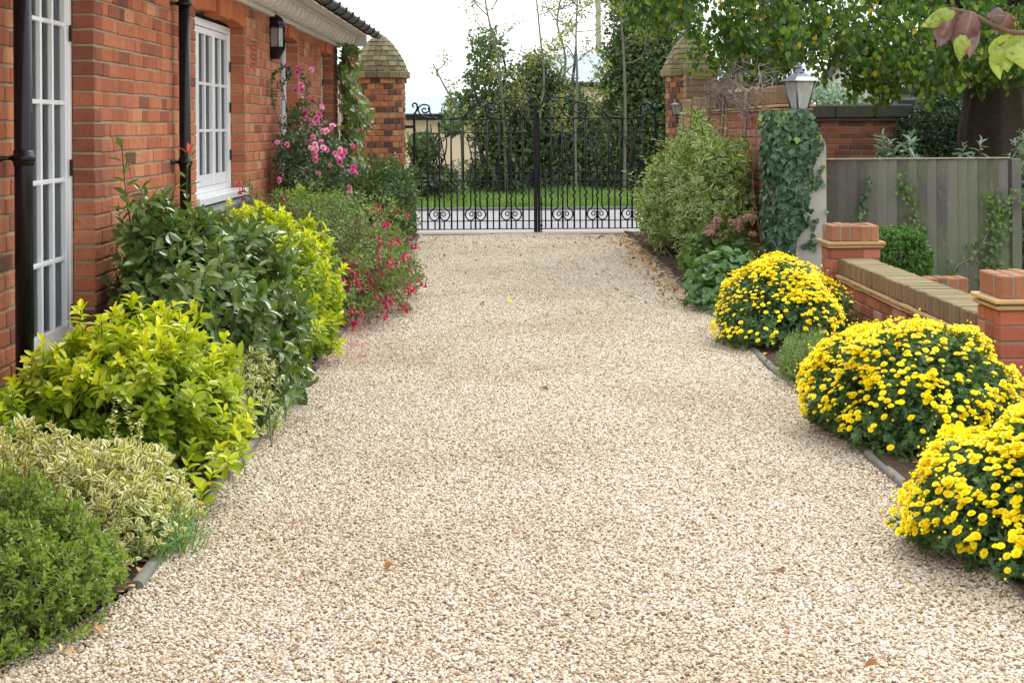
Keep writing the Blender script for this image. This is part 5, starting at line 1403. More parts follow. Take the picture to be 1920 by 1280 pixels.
# ---- sedges along the left edging
for lab, c, n_, L in (('tuft of grassy blue green sedge at the kerb in front of the cream euonymus', (-1.13, 5.25), 130, .15), ('larger grassy sedge clump at the left kerb between the two golden shrubs', (-1.2, 7.45), 240, .2)):
    t = plant('sedge_tuft', lab, 'grass tuft', c); mb = MB()
    b = np.stack([c[0] + rng.normal(0, .035 if n_ < 100 else .05, n_), c[1] + rng.normal(0, .12, n_), np.full(n_, .02)], 1); a = unit(np.stack([rng.normal(.35, .5, n_), rng.normal(-.1, .5, n_), rng.uniform(.35, 1.2, n_)], 1))
    place_leaves(mb, LF_BLADE, b, a, np.tile([0, 0, 1.], (n_, 1)) + rng.normal(0, .2, (n_, 3)), rng.uniform(.6, 1.1, n_) * L, .006, rng.random(n_)); leafy(t, 'blades', G['carex'], mb)
# ================================================================== right hand bed
# ---- variegated shrub by the tall wall
t = plant('elaeagnus', 'tall cream and green variegated shrub in front of the tall brick wall', 'shrub', (1.95, 16.2))
mb, st = MB(), MB()
p, n, d = dome(1000, (1.93, 16.4, .66), (.35, 1.8, .80), 71, .35, .30, 3.4, -.75)
pb, nb_, db = dome(340, (1.70, 17.7, .46), (.26, .95, .60), 72, .35, .2, 3.4, -.7); pc_, nc, dc = dome(470, (1.92, 14.25, .80), (.27, .65, .58), 73, .35, .25, 3.4, -.8)
p, n, d = [np.concatenate(z) for z in ((p, pb, pc_), (n, nb_, nc), (d, db, dc))]; p, n, d = clip(p, n, d, xmax=2.17)
shoots(mb, LF_ELL, p, n, d, k=8, L=.080, W=.040, slen=.12, upb=.4, rnd=.4, t0=1.4, t1=.6, stemmb=st, srad=.0018, xmax=2.18)
for q in ((1352, 215, 15), (1392, 190, 15.2), (1300, 178, 15.5), (1240, 260, 17), (1330, 212, 15.6), (1410, 230, 14.8)):
    e = P(*q); tallshoot(mb, st, [e - [.04, 0, .5], e - [.03, 0, .25], e], 11, .07)
for i in range(46):
    j = rng.integers(len(p)); q = p[j]; o = unit(n[j] * .5 + np.array([-.25, -.1, .75]) + rng.normal(0, .25, 3)); Ls = rng.uniform(.16, .38); e = q + o * Ls
    if e[0] < 2.12: tallshoot(mb, st, [q - o * .1, q + o * Ls * .5, e], 10, .075, W=.03)
bush_stems(st, (1.95, 16.3, 0), p, 60, .009, .35); leafy(t, 'foliage', G['elaeag'], mb); leafy(t, 'stems', M['stem_brown'], st)
# ---- bare climber on the tall wall
t = plant('bare_climber', 'leafless grey twiggy climber sprawling over the coping of the tall wall', 'climber', (2.2, 16.3))
st = MB()
for i in range(62):
    y = rng.choice([14.2, 15.2, 16.4, 17.2]) + rng.normal(0, .35); b = np.array([2.16, y, rng.uniform(1.35, 1.72)]); a = rng.uniform(0, 6.28); Lr = rng.uniform(.25, .6)
    e = b + np.array([abs(math.cos(a)) * .12 * rng.choice([-1, 1]), math.sin(a) * Lr * 2.4, rng.uniform(-.05, .26)]); m_ = (b + e) / 2 + np.array([rng.normal(0, .05), 0, rng.uniform(.02, .16)])
    st.tube(smooth_path([b, m_, e], 7), np.linspace(.0055, .0018, 15), 4, tint=rng.random())
    for j in range(3):
        s = m_ + rng.normal(0, .03, 3); st.tube(smooth_path([s, s + [rng.normal(0, .06), rng.normal(0, .2), rng.uniform(-.05, .1)], s + [rng.normal(0, .1), rng.normal(0, .35), rng.uniform(-.12, .14)]], 5), np.linspace(.003, .0012, 11), 3)
for y in (14.4, 15.9, 17.0): st.tube(smooth_path([(2.17, y, 0), (2.15, y + .1, .8), (2.14, y - .05, 1.3), (2.16, y, 1.7)], 8), .012, 6)
st.build('twigs', M['twig_grey'], t)
# ---- ivy on the rendered pier
t = plant('ivy', 'dense dark ivy wrapped round the pale rendered pier under the lantern', 'ivy', (2.15, 12.5))
mb, st = MB(), MB(); N = 2900
def ivyr(z): return np.interp(z, [0, .2, .5, .8, 1.0, 1.1, 1.25, 1.5], [2.14, 2.16, 2.22, 2.30, 2.33, 2.38, 2.41, 2.33])
z = rng.uniform(.1, 1.50, N); lft = np.interp(z, [0, .8, 1.2, 1.5], [2.12, 2.08, 2.06, 2.15]) + .03 * np.sin(z * 8.3 + 1) + .015 * np.sin(z * 21); rt = ivyr(z) + .03 * np.sin(z * 11) + rng.normal(0, .02, N)
x = lft + (rt - lft) * rng.random(N); th = .05 + .10 * np.clip(np.sin((z - .1) * 2.1), 0, 1) * (1 - ((x - 2.18) / .3) ** 2).clip(0, 1)
y = 12.475 - th * rng.random(N) ** .6
pos = np.stack([x, y, z], 1); sd = rng.random(N) < .28; pos[sd, 0] = 2.065 - .03 * rng.random(sd.sum()) * np.clip(pos[sd, 2] * 1.5, .2, 1); pos[sd, 1] = rng.uniform(12.42, 12.86, sd.sum())
tp = rng.random(N) < .12; pos[tp] = np.stack([2.25 + rng.normal(0, .07, tp.sum()).clip(-.15, .13), rng.uniform(12.44, 12.84, tp.sum()), 1.36 + .12 * rng.random(tp.sum())], 1)
nr = np.where(sd[:, None], [-1, -.2, .2], np.where(tp[:, None], [0, -.3, 1], [.0, -1, .3])) + rng.normal(0, .25, (N, 3))
ax = np.array([0, -.15, -1.]) + rng.normal(0, .45, (N, 3)); ax[tp] = rng.normal(0, 1, (tp.sum(), 3)) * [1, 1, .2]
tint = np.clip(rng.random(N) * .8 + .35 * (pos[:, 2] > 1.25) * rng.random(N), 0, 1)
place_leaves(mb, LF_IVY, pos, ax, nr, rng.uniform(.038, .068, N), rng.uniform(.038, .066, N), tint)
for k in range(70):   # strands reaching right over the render
    b = np.array([2.30, 12.46, rng.choice([1.0, .95, .9, .45, .6])]) ; e = b + [rng.uniform(.1, .24), rng.uniform(-.02, .01), rng.normal(.05, .05)]; 
    s = rng.random(); pos1 = (b + (e - b) * s)[None]; place_leaves(mb, LF_IVY, pos1, rng.normal(0, .4, (1, 3)) + [.2, 0, -1], np.array([[0, -1., .3]]), .045, .042, rng.random(1))
for i in range(7):
    x0 = rng.uniform(2.02, 2.25); st.tube(smooth_path([(x0, 12.47, 0), (x0 + rng.normal(0, .06), 12.465, .5), (x0 + rng.normal(0, .08), 12.46, 1.0), (x0 + rng.normal(0, .1), 12.45, 1.4)], 7), .0035, 5)
leafy(t, 'foliage', G['ivy'], mb); leafy(t, 'stems', M['stem_brown'], st)
# ---- hydrangea
t = plant('hydrangea', 'hydrangea with faded mauve flower heads below the variegated shrub', 'shrub', (1.85, 13.6))
mb, st = MB(), MB()
p, n, d = dome(210, (1.84, 13.6, .24), (.36, .55, .30), 81, .3, .15, 3, -.5); p, n, d = clip(p, n, d, xmax=2.1)
shoots(mb, LF_HEART, p, n, d, k=6, L=.075, W=.055, slen=.08, upb=.6, rnd=.3, t0=1.5, t1=.9, stemmb=st, srad=.003, xmax=2.17); bush_stems(st, (1.85, 13.6, 0), p, 25, .006)
leafy(t, 'foliage', G['hydrangea'], mb); leafy(t, 'stems', M['stem_green'], st)
for hx, hy, hr in ((1337, 427, .06), (1350, 447, .075), (1331, 438, .05), (1395, 412, .065), (1378, 420, .07), (1408, 408, .055), (1385, 432, .05), (1412, 440, .035), (1345, 414, .05)):
    c = P(hx, hy, 13.35 + rng.uniform(-.1, .25)); mb = MB(); N = 95; dd_ = sphere_dirs(N, -.2); pp = c + dd_ * [hr, hr, hr * .65] * rng.uniform(.8, 1.05, (N, 1))
    place_leaves(mb, LF_SMALL, pp, unit(np.cross(dd_, rng.normal(0, 1, (N, 3)))), dd_, .018, .016, rng.random(N) * .6 + .4 * rng.random()); mb.build('flower_head', G['petal_mauve'], t)
# ---- low perennial
t = plant('geranium', 'low clump of round lobed pale green leaves between the hydrangea and the farthest yellow bush', 'perennial', (1.72, 12.2))
mb, st = MB(), MB()
p, n, d = dome(520, (1.70, 12.2, .10), (.33, .62, .36), 91, .45, .15, 3, -.2)
shoots(mb, LF_ROUND, p, n, d, k=3, L=.060, W=.066, slen=.03, upb=.5, rnd=.3, t0=1.4, t1=1.0, stemmb=st, srad=.0018); bush_stems(st, (1.7, 12.2, 0), p, 40, .003); leafy(t, 'foliage', G['geranium'], mb); leafy(t, 'stems', M['stem_green'], st)
# ---- chrysanthemums
def chrysanth(lab, c, r, ns, nf, seed, dens, xmax=None, L=.042):
    t = plant('chrysanthemum', lab, 'flower bush', c, 'yellow flowering bushes along the right edge of the drive')
    mb, st = MB(), MB()
    p, n, d = dome(ns, c, r, seed, .62, .2, 2.2, -.55); 
    if xmax: p, n, d = clip(p, n, d, xmax=xmax)
    shoots(mb, LF_CHRYS, p, n, d, k=9, L=L, W=L * .72, slen=.07, upb=.3, rnd=.3, t0=1.5, t1=.7, stemmb=st, srad=.0016, xmax=(xmax + .02) if xmax else None, twist=.6)
    bush_stems(st, (c[0], c[1], 0), p, 40, .004, .12); leafy(t, 'foliage', G['chrys'], mb); leafy(t, 'stems', M['stem_green'], st)
    # flowers in sprays on the outside, thick on the crown
    dd_ = sphere_dirs(nf * 8, -.35); w = dens(dd_) * (.18 + 1.25 * np.clip(lumps(dd_, seed + 5, 1., 5.), 0, 1.2))
    keep = rng.random(len(dd_)) < w / w.max() * 1.6; dd_ = dd_[keep][:nf]
    ds = dd_ * (1. / (np.linalg.norm(dd_, axis=1, keepdims=True) ** .6)); rad = 1 + lumps(dd_, seed, .2, 2.2)
    fp = np.array(c) + ds * r * rad[:, None] + unit(dd_ / r) * rng.uniform(.0, .028, (len(dd_), 1)); fn = unit(unit(dd_ / np.array(r)) * .6 + [0, 0, .75] + rng.normal(0, .18, dd_.shape))
    ok = fp[:, 2] > .06
    if xmax: ok &= fp[:, 0] < xmax
    fp, fn = fp[ok], fn[ok]
    flowers(t, 'flower', POM, G['petal_yellow'], fp, fn, rng.uniform(.0105, .0175, len(fp)), stuffname='flowers')
    sticks(st, fp - fn * .05, fp - fn * .002, .0012) 
    b = MB(); nb2 = nf // 2; k = rng.integers(0, len(fp), nb2); bp = fp[k] + rng.normal(0, .022, (nb2, 3)) - fn[k] * .005; a = fn[k]; u = unit(np.cross(a, rng.normal(0, 1, a.shape))); v = np.cross(a, u); s_ = rng.uniform(.006, .011, (nb2, 1, 1))
    b.bulk(bp[:, None] + s_ * (BUD[0][None, :, 0:1] * u[:, None] + BUD[0][None, :, 1:2] * v[:, None] + BUD[0][None, :, 2:3] * a[:, None]), BUD[1], 0, tint=rng.random(nb2), edge=BUD[2], smooth=True); b.build('buds', G['petal_yellow'], t, kind='stuff')
dn = lambda k: (lambda d: np.clip(.22 + k * np.clip(d[:, 2], 0, 1) ** 1.1 + .35 * np.clip(-d[:, 0], 0, 1), .05, 2))
chrysanth('farthest yellow flowering bush, in front of the far brick pier', (1.76, 10.30, .12), (.43, .55, .385), 1150, 1450, 101, dn(1.5), xmax=2.24)
chrysanth('middle yellow flowering bush leaning on the low garden wall', (1.78, 7.18, .13), (.42, .68, .385), 1800, 1950, 102, dn(1.6), xmax=2.262)
chrysanth('nearest yellow flowering bush cut off by the right edge of the photo', (1.80, 5.18, .10), (.50, .60, .36), 2000, 2000, 103, dn(1.9))
# ---- lavender
t = plant('lavender', 'small feathery green lavender plant between two yellow bushes', 'herb', (1.62, 8.75))
mb, st = MB(), MB()
p, n, d = dome(800, (1.65, 8.70, .02), (.20, .48, .27), 111, .3, .15, 3, .0)
shoots(mb, LF_BLADE, p, n, d, k=14, L=.026, W=.0045, slen=.09, upb=.55, rnd=.3, t0=1.1, t1=.3, stemmb=st, srad=.0012); leafy(t, 'foliage', G['lavender'], mb); leafy(t, 'stems', M['stem_green'], st)
# ---- box
t = plant('box_shrub', 'clipped round box shrub in front of the wooden fence', 'shrub', (3.05, 12.45))
mb, st = MB(), MB()
p, n, d = dome(1900, (3.03, 12.42, .34), (.275, .27, .28), 121, .6, .07, 4, -.8, sq=.8)
shoots(mb, LF_ELL, p, n, d, k=7, L=.022, W=.014, slen=.03, upb=.3, rnd=.3, t0=1.4, t1=.5, stemmb=st, srad=.001); bush_stems(st, (3.03, 12.42, 0), p, 30, .005, .05); leafy(t, 'foliage', G['box'], mb); leafy(t, 'stems', M['stem_brown'], st)
# ---- plants behind and beside the fence
for nm, lab, c, r, ns, L in (('buddleia', 'leafy grey green bush above the fence against the dark brick wall', (3.58, 14.6, .85), (.24, .3, .42), 90, .12),
                             ('silver_bush', 'silver leaved plant peeping over the fence in front of the tree trunk', (4.05, 14.1, .75), (.34, .3, .44), 100, .085),
                             ('silver_bush', 'dense silver green shrub beyond the right end of the fence', (4.62, 14.0, .55), (.32, .5, .75), 420, .075)):
    t = plant(nm, lab, 'shrub', c); mb, st = MB(), MB(); p, n, d = dome(ns, c, r, int(c[0] * 100), .3, .3, 4, -.8)
    shoots(mb, LF_ELL, p, n, d, k=10, L=L, W=L * .24, slen=.10, upb=.6, rnd=.25, t0=1.5, t1=.6, stemmb=st, srad=.0025); bush_stems(st, (c[0], c[1], 0), p, 25, .008); leafy(t, 'foliage', G['silver'], mb); leafy(t, 'stems', M['stem_brown'], st)
# ---- ivy and briar on the fence
def fence_ivy(lab, path, n_, w, gm='ivy', bare=False):
    t = plant('ivy_strand', lab, 'climber', (path[0][0], 13.15)); pts = smooth_path(path, 10); st = MB(); st.tube(pts, np.linspace(.007, .003, len(pts)), 5)
    mb = MB(); k = rng.integers(0, len(pts), n_); pos = pts[k] + np.stack([rng.normal(0, w, n_), -rng.uniform(0, .03, n_), rng.normal(0, w, n_)], 1)
    place_leaves(mb, LF_IVY, pos, np.array([0, -.2, -1.]) + rng.normal(0, .5, (n_, 3)), np.tile([0, -1., .3], (n_, 1)), rng.uniform(.025, .045, n_), rng.uniform(.025, .04, n_), rng.random(n_))
    if bare:
        for i in range(9):
            j = rng.integers(5, len(pts)); e = pts[j] + [rng.uniform(.02, .2), -.02, rng.uniform(-.16, .05)]; st.tube([pts[j], (pts[j] + e) / 2 + [0, 0, .02], e], .0025, 4)
    st.build('stem', M['stem_brown'] if not bare else M['twig_grey'], t); mb.build('leaves', G[gm], t)
FP = lambda x, y: P(x, y, 13.14)
fence_ivy('narrow strand of dark ivy climbing the left part of the fence', [FP(1612, 440), FP(1615, 400), FP(1620, 370), FP(1631, 335)], 70, .012)
fence_ivy('thin pale green climber on the middle of the fence above the box shrub', [FP(1728, 440), FP(1715, 400), FP(1706, 360), FP(1692, 342)], 70, .04, 'hydrangea')
fence_ivy('bare arching briar stem with green leaves at the right end of the fence', [FP(1870, 570), FP(1820, 560), FP(1790, 530), FP(1793, 500), FP(1830, 475), FP(1860, 420), FP(1880, 380), FP(1905, 370)], 120, .05, 'hydrangea', True)
fence_ivy('leafy yellow green climber hanging down the right end of the fence', [FP(1855, 560), FP(1862, 480), FP(1872, 420), FP(1862, 380)], 200, .06, 'hydrangea')

# ================================================================== lime tree
def limbs(st, a, b, r0, r1, wob, seed, n=7):
    g = np.random.default_rng(seed); s = np.linspace(0, 1, n)[:, None]; a, b = np.array(a, float), np.array(b, float)
    pts = a + (b - a) * s + g.normal(0, wob, (n, 3)) * np.sin(s * math.pi); pts = smooth_path(pts, 4)
    st.tube(pts, np.linspace(r0, r1, len(pts)), 8); return pts
t = plant('lime_tree', 'large leafy tree with thick dark trunk behind the fence, overhanging the drive', 'tree', (5.35, 17.8))
mb = MB(); zz = np.linspace(-.1, 3.4, 30); an = np.linspace(0, 2 * math.pi, 40, endpoint=False); V = []
for z in zz:
    r = .36 + .10 * math.exp(-max(z, 0) * 3) - .03 * z + .10 * math.exp(-((z - 1.3) / .25) ** 2) * .4
    rr = r * (1 + .05 * np.sin(an * 7 + z * .6) + .03 * np.sin(an * 17 - z * 1.3) + .012 * np.sin(an * 37 + z * 9)); V.append(np.stack([5.35 + rr * np.cos(an) + .05 * z, 17.8 + rr * np.sin(an), np.full(40, z)], 1))
V = np.concatenate(V); mb.add(V, [(i * 40 + j, i * 40 + (j + 1) % 40, (i + 1) * 40 + (j + 1) % 40, (i + 1) * 40 + j) for i in range(29) for j in range(40)], smooth=True)
g_ = np.random.default_rng(5); ends = []
for i in range(16):
    a = g_.uniform(0, 6.28) if i > 6 else math.pi + g_.uniform(-.7, .7); Lr = g_.uniform(2.5, 4.6); b = np.array([5.4, 17.8, g_.uniform(2.2, 3.4)]); e = b + [Lr * math.cos(a), Lr * math.sin(a) * .8, g_.uniform(.2, 2.2)]
    ends.append(limbs(mb, b, e, .10, .025, .15, 100 + i))
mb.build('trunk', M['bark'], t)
PX = [1180, 1215, 1250, 1280, 1325, 1355, 1400, 1450, 1500, 1540, 1600, 1660, 1720, 1760, 1800, 1850, 1930, 2400]
PY = [20, 70, 95, 30, 40, 135, 190, 190, 150, 160, 180, 225, 215, 180, 195, 190, 200, 200]
XS = [(q - 950) / 3000 * 16.3 for q in PX]; ZS = [1.39 + (236 - q) / 3000 * 16.3 for q in PY]
mb, st = MB(), MB(); nb_ = 1550; P0, D0 = [], []
for i in range(nb_):
    low = i < 1130
    X = rng.uniform(1.25, 7.5) if low else rng.uniform(1.8, 9); Y = rng.uniform(14.3, 18.6) if low else rng.uniform(13.5, 22)
    zb = float(np.interp(X, XS, ZS))
    z0 = zb + (abs(rng.normal(0, .45)) + rng.uniform(.05, .25) if low else rng.uniform(1.0, 4.2) * (1 - ((X - 5.4) / 5) ** 2 * .5))
    if 1.75 < X < 2.15 and z0 < 2.65: z0 = 2.65 + .3 * rng.random()
    if 2.75 < X < 3.75 and z0 < 2.75 and math.sin(X * 8) + math.sin(z0 * 9 + X * 3) > -.2 and rng.random() < .8: continue
    nn = 9; a = rng.uniform(0, 6.28); dirn = np.array([math.cos(a) * .45 - .15, math.sin(a) * .45, -.35]); e = np.array([X, Y, z0]); b = e - dirn * rng.uniform(.35, .6) + [0, 0, .1]
    path = smooth_path([b, (b + e) / 2 + [0, 0, .05], e], 6); st.tube(path, np.linspace(.006, .002, len(path)), 4, caps=False)
    P0.append(path[3:]); 
ap = np.concatenate(P0); N = len(ap)
k = 3; ap = np.repeat(ap, k, 0) + rng.normal(0, .045, (N * k, 3)); N = len(ap)
place_leaves(mb, LF_HEART, ap, np.array([0, 0, -1.]) + rng.normal(0, .5, (N, 3)), rng.normal(0, 1, (N, 3)) * [1, 1, .5] + [0, 0, .5], rng.uniform(.045, .076, N), rng.uniform(.04, .068, N), np.clip(rng.random(N) * .93 + .25 * (rng.random(N) < .10), 0, 1))
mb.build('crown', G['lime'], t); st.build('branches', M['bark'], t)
# ---- dark hedge behind the wall end and trunk
t = plant('evergreen_hedge', 'very dark evergreen thicket between the brick wall end and the tree trunk', 'hedge', (6.4, 20.5)); mb, st = MB(), MB()
p, n, d = dome(3600, (6.15, 20.6, .9), (1.15, .8, 1.25), 131, .3, .15, 3, -.8); shoots(mb, LF_SMALL, p, n, d, k=9, L=.07, W=.035, slen=.12, stemmb=st, srad=.003)
bush_stems(st, (6.2, 20.7, 0), p, 60, .02, .6); mb.build('foliage', G['ivy'], t); st.build('stems', M['bark'], t)
# ---- near twig with autumn leaves
t = thing('pear_branch', 'close twig with curling purple and yellow green autumn leaves at the top right corner', 'branch', (1.0, 3.1, 1.55)); st, mb = MB(), MB()
N_ = lambda x, y, Y=3.1: P(x, y, Y)
tw = smooth_path([N_(2300, -120, 3.3), N_(2080, 40, 3.2), N_(1925, 62), N_(1870, 50), N_(1825, 28), N_(1790, 18), N_(1782, 16)], 8); st.tube(tw, np.linspace(.006, .0022, len(tw)), 8)
def curl_leaf(base, tip, w, tint, cup, up=(0, -1, .2), s=0):
    b, e = N_(*base), N_(*tip); a = e - b; L = np.linalg.norm(a); a = a / L; n = np.array(up, float); n = unit(n - a * n.dot(a)); v = np.cross(n, a); m = 11; q = 7; V = []; ed = []
    for i in range(m):
        u = i / (m - 1); ww = w * math.sin(math.pi * min(u * .93 + .06, 1) ** .85) * (1 - .35 * u)
        for j in range(q):
            y = (j / (q - 1) - .5) * 2; th = y * cup; V.append(b + a * L * u + v * ww * math.sin(th) / max(cup, .3) + n * (-ww * (1 - math.cos(th)) / max(cup, .3) + L * .10 * math.sin(u * 5 + s)) * 1.0); ed.append(abs(y))
    mb.add(V, [(i * q + j, i * q + j + 1, (i + 1) * q + j + 1, (i + 1) * q + j) for i in range(m - 1) for j in range(q - 1)], 0, tint, 0, np.array(ed), smooth=True)
curl_leaf((1788, 22), (1727, 50), .020, .18, .5, s=1); curl_leaf((1786, 16), (1762, 88), .040, .97, .8, s=2); curl_leaf((1782, 30), (1757, 90), .016, .70, 1.2)
curl_leaf((1820, 22), (1800, 112), .036, .78, .9, s=1); curl_leaf((1826, 40), (1816, 110), .030, .72, 1.1, s=3); curl_leaf((1806, 66), (1800, 115), .02, .25, .6)
curl_leaf((1892, 26), (1866, 66), .030, .90, .9, s=2); curl_leaf((1885, 30), (1850, 30), .022, .95, .7)
curl_leaf((1870, 88), (1876, 150), .022, .30, .8, s=1); curl_leaf((1886, 66), (1888, 136), .038, .22, .6, s=2); curl_leaf((1905, 60), (1918, 130), .042, .36, .5, s=4)
for a, b, c in (((1800, 34), (1790, 30), (1780, 34)), ((1856, 46), (1845, 38), (1832, 46)), ((1911, 60), (1905, 40), (1893, 30)), ((1905, 62), (1885, 78), (1872, 88)), ((1868, 48), (1868, 38), (1852, 42))):
    st.tube(smooth_path([N_(*a), N_(*b), N_(*c)], 5), .0016, 6)
st.build('twig', M['stem_brown'], t); mb.build('leaves', G['peartree'], t)

# ================================================================== beyond the gate
def leafmass(mb, blobs, n_, L, zfloor=.1):
    pos, nr = [], []
    vol = np.array([b[3] * b[4] * b[5] for b in blobs]) ** .67; vol /= vol.sum()
    for b, v in zip(blobs, vol):
        k = int(n_ * v); d = sphere_dirs(k, -1); r_ = rng.random(k) ** .38 * (1 + lumps(d, int(abs(b[0] * 97)) + 3, .22, 4)); pos.append(np.array(b[:3]) + d * np.array(b[3:6]) * r_[:, None]); nr.append(d)
    pos, nr = np.concatenate(pos), np.concatenate(nr); ok = pos[:, 2] > zfloor; pos, nr = pos[ok], nr[ok]; N = len(pos)
    cl = np.sin(pos[:, 0] * 7 + pos[:, 2] * 5) * np.sin(pos[:, 1] * 6 + pos[:, 2] * 9 + 1) * np.sin(pos[:, 2] * 8 - pos[:, 0] * 4); ok = rng.random(N) < .72 + .5 * cl; pos, nr = pos[ok], nr[ok]; N = len(pos)
    place_leaves(mb, LF_SMALL, pos, rng.normal(0, 1, (N, 3)) + [0, 0, -.6], nr * .7 + rng.normal(0, .5, (N, 3)) + [0, 0, .3], rng.uniform(.7, 1.2, N) * L, rng.uniform(.6, 1., N) * L * .8, rng.random(N))
def blob(px, py, rpx, Y, ry=None, f=1.):
    q = P(px, py, Y); r = rpx / F * Y; return (q[0], q[1] + 0, q[2], r, ry or max(r, .5), r * f)
t = plant('ivy_clad_tree', 'dark ivy covered tree directly behind the middle of the iron gate', 'tree', (-.2, 31)); mb, st = MB(), MB()
leafmass(mb, [blob(*b, 31) for b in ((912, 88, 42), (905, 150, 40), (930, 225, 62), (985, 165, 62), (1010, 130, 34), (1015, 250, 75), (865, 200, 36), (945, 300, 60), (1070, 240, 55), (1075, 300, 70), (1000, 320, 95), (895, 335, 30), (965, 240, 85), (1060, 215, 66), (1110, 290, 60), (1035, 180, 52), (1120, 345, 60))], 30000, .10)
r_ = rng
for i in range(9):
    b = P(930 + i * 16 + rng.normal(0, 5), 350, 31); b[2] = 0; e = P(890 + i * 24 + rng.normal(0, 10), 150 + rng.uniform(-70, 60), 31 + rng.normal(0, .3)); limbs(st, b, e, .06, .02, .12, 300 + i)
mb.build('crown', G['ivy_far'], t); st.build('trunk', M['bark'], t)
t = plant('ivy_clad_tree', 'dark ivy covered tree behind the right gate leaf next to the pillar', 'tree', (2.7, 31.5)); mb, st = MB(), MB()
leafmass(mb, [blob(*b, 31.5) for b in ((1185, 40, 50), (1165, 95, 44), (1215, 110, 60), (1150, 165, 36), (1200, 200, 68), (1190, 275, 66), (1250, 250, 60), (1150, 330, 40), (1225, 340, 60), (1245, 40, 80), (1270, 150, 80), (1185, -30, 70), (1200, 120, 85), (1215, 230, 90), (1180, 320, 80))], 34000, .10)
for i in range(5):
    b = P(1180 + i * 16, 350, 31.5); b[2] = 0; e = P(1165 + i * 22, 60 + rng.uniform(-50, 60), 31.5); limbs(st, b, e, .07, .02, .12, 330 + i)
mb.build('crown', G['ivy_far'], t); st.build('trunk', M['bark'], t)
t = plant('laurel_hedge', 'loose green bush behind the left gate hinge with pale yard showing through', 'hedge', (-1.6, 29.5)); mb, st = MB(), MB()
leafmass(mb, [blob(*b, 29.5, .5) for b in ((795, 275, 32), (790, 335, 32), (835, 340, 26), (845, 235, 20))], 5500, .10)
for i in range(6):
    b = P(785 + i * 12, 352, 29.5); b[2] = 0; limbs(st, b, P(785 + i * 12 + rng.normal(0, 8), 260 + rng.uniform(-30, 30), 29.5), .03, .01, .06, 360 + i)
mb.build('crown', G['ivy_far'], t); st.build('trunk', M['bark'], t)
def sapling(lab, base, pts, Y, seed, nb, lf, group='thin bare trees beyond the gate', spread=60):
    g = np.random.default_rng(seed); b = P(base[0], base[1], Y); b[2] = 0; t = plant('bare_tree', lab, 'tree', b, group); st, mb = MB(), MB()
    pp = [b] + [P(x, y, Y) for x, y in pts]; tr_ = smooth_path(pp, 8); st.tube(tr_, np.linspace(.035, .010, len(tr_)), 6); tips = []
    def br(o, d, L, r, lv):
        d = unit(d); e = o + d * L; m_ = (o + e) / 2 + g.normal(0, .06, 3) * L * 2; pth = smooth_path([o, m_, e], 4); st.tube(pth, np.linspace(r, r * .45, len(pth)), 4, caps=False); tips.append(pth[3:])
        if lv > 0:
            for i in range(3): br(pth[g.integers(2, len(pth))], d + g.normal(0, .55, 3) + [0, 0, .1], L * g.uniform(.45, .75), r * .5, lv - 1)
    for i in range(nb):
        o = tr_[g.integers(len(tr_) // 4, len(tr_))]; br(o, np.array([g.choice([-1, 1]) * g.uniform(.5, 1), g.normal(0, .5), g.uniform(.3, 1.)]), g.uniform(.35, .75) * spread / 60, .014, 2)
    st.build('trunk', M['sapling'], t)
    tp = np.concatenate(tips); N = int(len(tp) * lf)
    if N: pos = tp[g.integers(0, len(tp), N)] + g.normal(0, .05, (N, 3)); place_leaves(mb, LF_SMALL, pos, g.normal(0, 1, (N, 3)), g.normal(0, 1, (N, 3)), .055, .045, g.random(N)); mb.build('crown', G['sparse'], t)
sapling('slender bare tree leaning left above the dark ivy, left of the gate centre', (950, 350), [(945, 230), (935, 120), (915, 30), (900, -60)], 30.4, 1, 9, .5)
sapling('slender bare tree rising behind the gate finials', (1012, 350), [(1010, 250), (1020, 150), (1012, 60), (1000, -60)], 30.2, 2, 10, .6)
sapling('thin tree with sparse yellowing leaves left of the utility pole', (1080, 350), [(1078, 250), (1082, 150), (1080, 60), (1086, -60)], 29.8, 3, 14, 1.3)
sapling('bent thin tree with yellowing leaves close behind the gate scrollwork', (1050, 350), [(1052, 200), (1060, 110), (1045, 40), (1060, -40)], 30.8, 4, 10, 1.0)
sapling('low bare sapling reaching left into the white sky', (868, 350), [(866, 260), (855, 200), (835, 165), (812, 120)], 30, 5, 7, .35, spread=32)
sapling('bare tree top above the right dark ivy tree', (1170, 350), [(1172, 200), (1168, 80), (1160, 10), (1150, -60)], 30.6, 6, 8, .5)
t = plant('hedge_bottom', 'low purplish green undergrowth along the back of the grass verge', 'undergrowth', (.5, 32)); mb = MB(); N = 5200
pos = np.stack([rng.uniform(-3.4, 5, N), rng.uniform(31.2, 32.6, N), rng.random(N) ** 1.4 * .62 + .08], 1); place_leaves(mb, LF_SMALL, pos, rng.normal(0, 1, (N, 3)), rng.normal(0, 1, (N, 3)) + [0, -.5, .5], .08, .05, rng.random(N) * .9); mb.build('foliage', G['ivy_far'], t)
mb = MB(); N = 34000; x = rng.uniform(-3.6, 5.2, N); y = 26.3 + rng.random(N) ** 1.1 * 6; hh = .07 + .10 * rng.random(N) + .05 * np.sin(x * 3 + y)
place_leaves(mb, LF_BLADE, np.stack([x, y, .03 + .03 * np.sin(x * 1.3) + (y - 26.3) * .012], 1), unit(np.stack([rng.normal(0, .35, N), rng.normal(0, .35, N), np.ones(N)], 1)), rng.normal(0, 1, (N, 3)) * [1, 1, .1], hh.clip(.05), .011, rng.random(N)); mb.build('grass', G['grass'], kind='stuff', label='bright green mown grass verge across the road', cat='grass')
